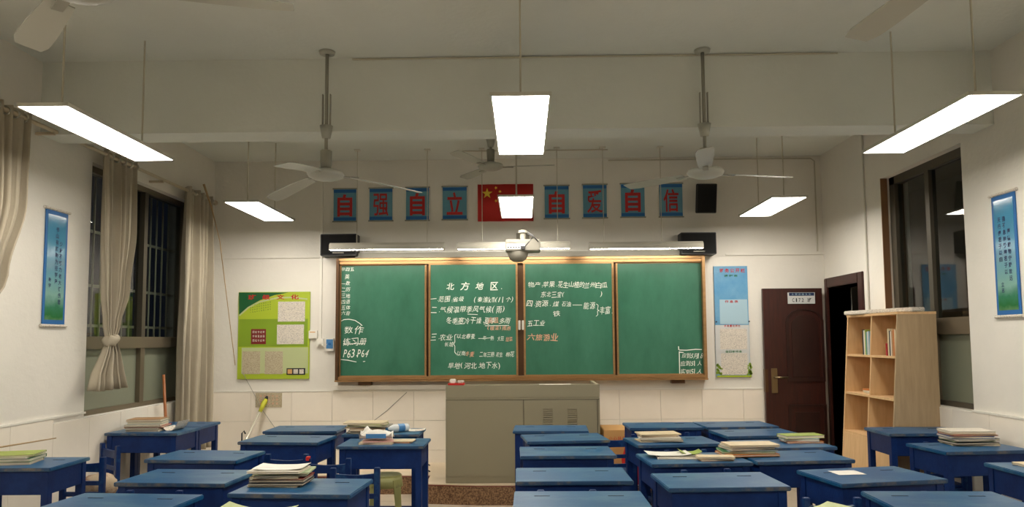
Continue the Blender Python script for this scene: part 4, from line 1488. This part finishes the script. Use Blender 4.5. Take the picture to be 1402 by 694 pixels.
side_panel(YA).obj('side_panel', M['plyside'], bs)
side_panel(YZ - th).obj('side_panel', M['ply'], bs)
box(xf(ZT) - .004, XB, YA - .004, YZ + .004, ZT, ZT + .02).obj('top_board', M['ply'], bs)
box(XB - .006, XB, YA + th, YZ - th, .0, ZT).obj('back_panel', M['ply'], bs)
lev = [.655, .995, 1.33]
for z in lev:
    box(xf(z) + .002, XB - .006, YA + th, YZ - th, z - .018, z).obj('shelf', M['ply'], bs)
box(xf(.3), XB - .006, YA + th, YZ - th, .05, .068).obj('bottom_shelf', M['ply'], bs)
MB().add([(xf(0.0), YA + th, 0.0), (xf(0.0), YZ - th, 0.0), (xf(.637), YZ - th, .637), (xf(.637), YA + th, .637),
          (xf(0.0) + .015, YA + th, 0.0), (xf(0.0) + .015, YZ - th, 0.0), (xf(.637) + .015, YZ - th, .637), (xf(.637) + .015, YA + th, .637)],
         [(0, 1, 2, 3), (4, 7, 6, 5), (0, 3, 7, 4), (1, 5, 6, 2), (3, 2, 6, 7), (0, 4, 5, 1)]).obj('plinth_door', M['ply'], bs)
for (z0, z1, y) in ((1.33, ZT, 6.25), (.995, 1.312, 6.235), (.655, .977, 6.25)):
    MB().prism([(xf(z0) + .006, z0), (XB - .006, z0), (XB - .006, z1), (xf(z1) + .006, z1)], 1, y - .008, y + .008).obj('divider', M['ply'], bs)
o = box(-.06, .06, -.43, .43, 0, .034).obj('board_box', M['paper'], bevel=.006)
o.location = (3.03, 6.21, ZT + .0206)
o.rotation_euler = (0, 0, math.radians(11))
tag(o, 'long flat white box lying on top of the birch bookshelf', 'box')
# upright books: rows along y near the front of the cell
def upright(y0, cols, z, xfront, where, h0=.22):
    y = y0
    for k, cn in enumerate(cols):
        t_ = random.uniform(.014, .026)
        h = h0 * random.uniform(.88, 1.0)
        dd = .15
        me = MB().box(0, dd, 0, .002, 0, h).box(0, dd, t_ - .002, t_, 0, h).box(0, .002, .002, t_ - .002, 0, h)
        o = me.obj('book', cmat(CN[cn]))
        o.location = (xfront, y, z + .0005)
        tag(o, '%s upright book, %s %s' % (cn, ['first', 'second', 'third', 'fourth', 'fifth', 'sixth'][k], where), 'book', 'upright books on the birch shelf')
        box(.003, dd - .003, .002, t_ - .002, .003, h - .003).obj('pages', M['pages'], o)
        y += t_ + .001


upright(6.27, ['pale blue', 'white', 'teal', 'lime', 'white', 'dark'], 1.33, 2.945, 'from the divider, top left compartment')
upright(5.83, ['cream', 'orange', 'tan', 'white', 'dark', 'cream'], 1.33, 2.945, 'from the near side, top right compartment')
o = box(0, .12, 0, .022, 0, .10).obj('book', cmat((170, 20, 30)))
o.location = (2.95, 5.985, 1.3305)
tag(o, 'short bright red book at the left of the top right compartment', 'book')
for k in range(3):
    book(3.02, 6.36, .995 + .001 + k * .014, .18, .13, .0135, PI / 2 + random.uniform(-.1, .1), CN[['cream', 'white', 'orange'][k]],
         '%s book, %s in the small stack on the middle left shelf' % (['cream', 'white', 'orange'][k], ['bottom', 'middle', 'top'][k]), 'flat books on the birch shelf')

# ================================================================= SMALL FLOOR THINGS
# stool
t = thing('plastic_stool', 'pale green plastic stool under the tissue pack desk', 'stool', (-1.09, 5.835, 0), .15)
mb = MB().prism([(math.cos(a) * .125, math.sin(a) * .125) for a in [k * PI / 8 for k in range(16)]], 2, .415, .43)
mb.obj('seat', M['greenplastic'], t, bevel=.004)
g = MB()
n = 32
for k in range(n):
    a = 2 * PI * k / n
    for r, z in ((.125, .42), (.135, .34)):
        g.v.append((r * math.cos(a), r * math.sin(a), z))
for k in range(n):
    g.f.append((2 * k, 2 * ((k + 1) % n), 2 * ((k + 1) % n) + 1, 2 * k + 1))
o = g.obj('skirt', M['greenplastic'], t, smooth=True)
o.modifiers.new('s', 'SOLIDIFY').thickness = .004
for k in range(4):
    a = PI / 4 + k * PI / 2
    g = MB()
    for (r, z, hw) in ((.128, .40, .04), (.140, .25, .028), (.160, .0, .022)):
        for s in (-1, 1):
            for q in (0, 1):
                g.v.append(((r - q * .01) * math.cos(a) - s * hw * math.sin(a), (r - q * .01) * math.sin(a) + s * hw * math.cos(a), z))
    for i in (0, 4):
        g.f += [(i, i + 4, i + 6, i + 2), (i + 1, i + 3, i + 7, i + 5), (i, i + 1, i + 5, i + 4), (i + 2, i + 6, i + 7, i + 3)]
    g.f += [(0, 2, 3, 1), (8, 9, 11, 10)]
    g.obj('leg', M['greenplastic'], t)
g = MB()
pts = [(.145 * math.cos(a), .145 * math.sin(a), .13) for a in [2 * PI * k / 24 for k in range(25)]]
g.tube(pts, .008, 6, cap=False)
g.obj('ring', M['greenplastic'], t)
# mop leaning on the front wall
t = thing('mop', 'pale metal mop with yellow green grip leaning on the front wall tiles', 'mop')
A, B = aty(336, 604, 7.55), aty(363, 549, 7.86)
d = (A - B).normalized()
foot = A + d * (A.z - .06) / max(1e-3, -d.z)
MB().tube([foot, B], .014, 10).obj('stick', M['silver'], t, smooth=True)
MB().tube([B + d * .14, B + d * .02, B - d * .02], [.018, .028, .02], 10).obj('grip', M['yellowpl'], t, smooth=True)
MB().tube([B - d * .02, B - d * .055], .018, 10).obj('end_cap', M['black'], t, smooth=True)
MB().tube([A + d * .03, A - d * .01], .019, 10).obj('joint_ring', M['yellowpl'], t, smooth=True)
g = MB().tube([foot - d * .05, foot + d * .01], .03, 8)
g.box(foot.x - .12, foot.x + .12, foot.y - .04, foot.y + .04, 0.0, .05)
g.obj('mop_head', M['curtain'], t)
# hook stick
p = aty(331, 605, 7.3)
tag(MB().tube([(p.x, p.y, 0.002), (p.x, p.y, aty(331, 593, 7.3).z), (p.x + .02, p.y, aty(331, 590, 7.3).z), (p.x + .035, p.y, aty(331, 594, 7.3).z)], .008, 8).obj('hooked_stick', M['ink'], smooth=True),
    'thin black hooked stick standing left of the mop', 'stick')
# broom stick under the left window
a_, b_ = aty(224, 513, 6.74), aty(227, 578, 6.71)
dd = (b_ - a_).normalized()
ft = b_ + dd * (b_.z - .02) / (-dd.z)
t = thing('broom', 'orange wooden broom stick standing under the left window', 'broom')
MB().tube([a_, ft], [.012, .017], 10).obj('stick', M['orangewood'], t, smooth=True)
MB().tube([b_ + Vector((0, 0, .02)), b_ + Vector((0, 0, .0))], .019, 10).obj('band', M['fangrey'], t)
# pale stick on left desk
tag(MB().tube([(-3.30, 4.36, .835), (-3.18, 4.98, .835)], [.006, .004], 8).obj('pointer_stick', M['bamboo'], smooth=True), 'thin pale pointer stick lying across the books at the left edge', 'stick')
# carton and red bag right of the lectern
t = thing('carton', 'tan cardboard carton with red print beside the console', 'box', (.99, 6.95, .18), 0)
box(-.26, .26, -.22, .20, 0, .475).obj('box_body', M['carton'], t, bevel=.004)
mb = MB()
for k in range(8):
    put(mb, '小心轻放请勿倒置'[k], -.20 + k * .04, .40, .03, .035, lambda u, v: (u, -.2215, v))
mb.obj('red_print', M['red'], t)
t = MB()
t.lathe([(.001, 0), (.085, 0), (.09, .05), (.075, .15), (.085, .22), (.05, .34), (.018, .43), (.001, .45)], (0, 0, 0), 16)
t.v = [(x + .006 * math.sin(z * 40), y * .45, z) for x, y, z in t.v]
o = t.obj('plastic_bag', M['red'], smooth=True)
o.location = (.96, 6.685, .18)
tag(o, 'slim red plastic bag standing against the tan carton', 'bag')
# dark scraps on the platform
for k, (px, py) in enumerate(((584, 637.5), (584, 646))):
    p = atz(px, py, .184)
    tag(MB().tube([(p.x - .035, p.y, .188), (p.x, p.y + .02, .20), (p.x + .035, p.y, .188)], .006, 6).obj('twig', M['ink']),
        ['small dark twig on the platform, farther one', 'small dark twig on the platform, nearer one'][k], 'twig')
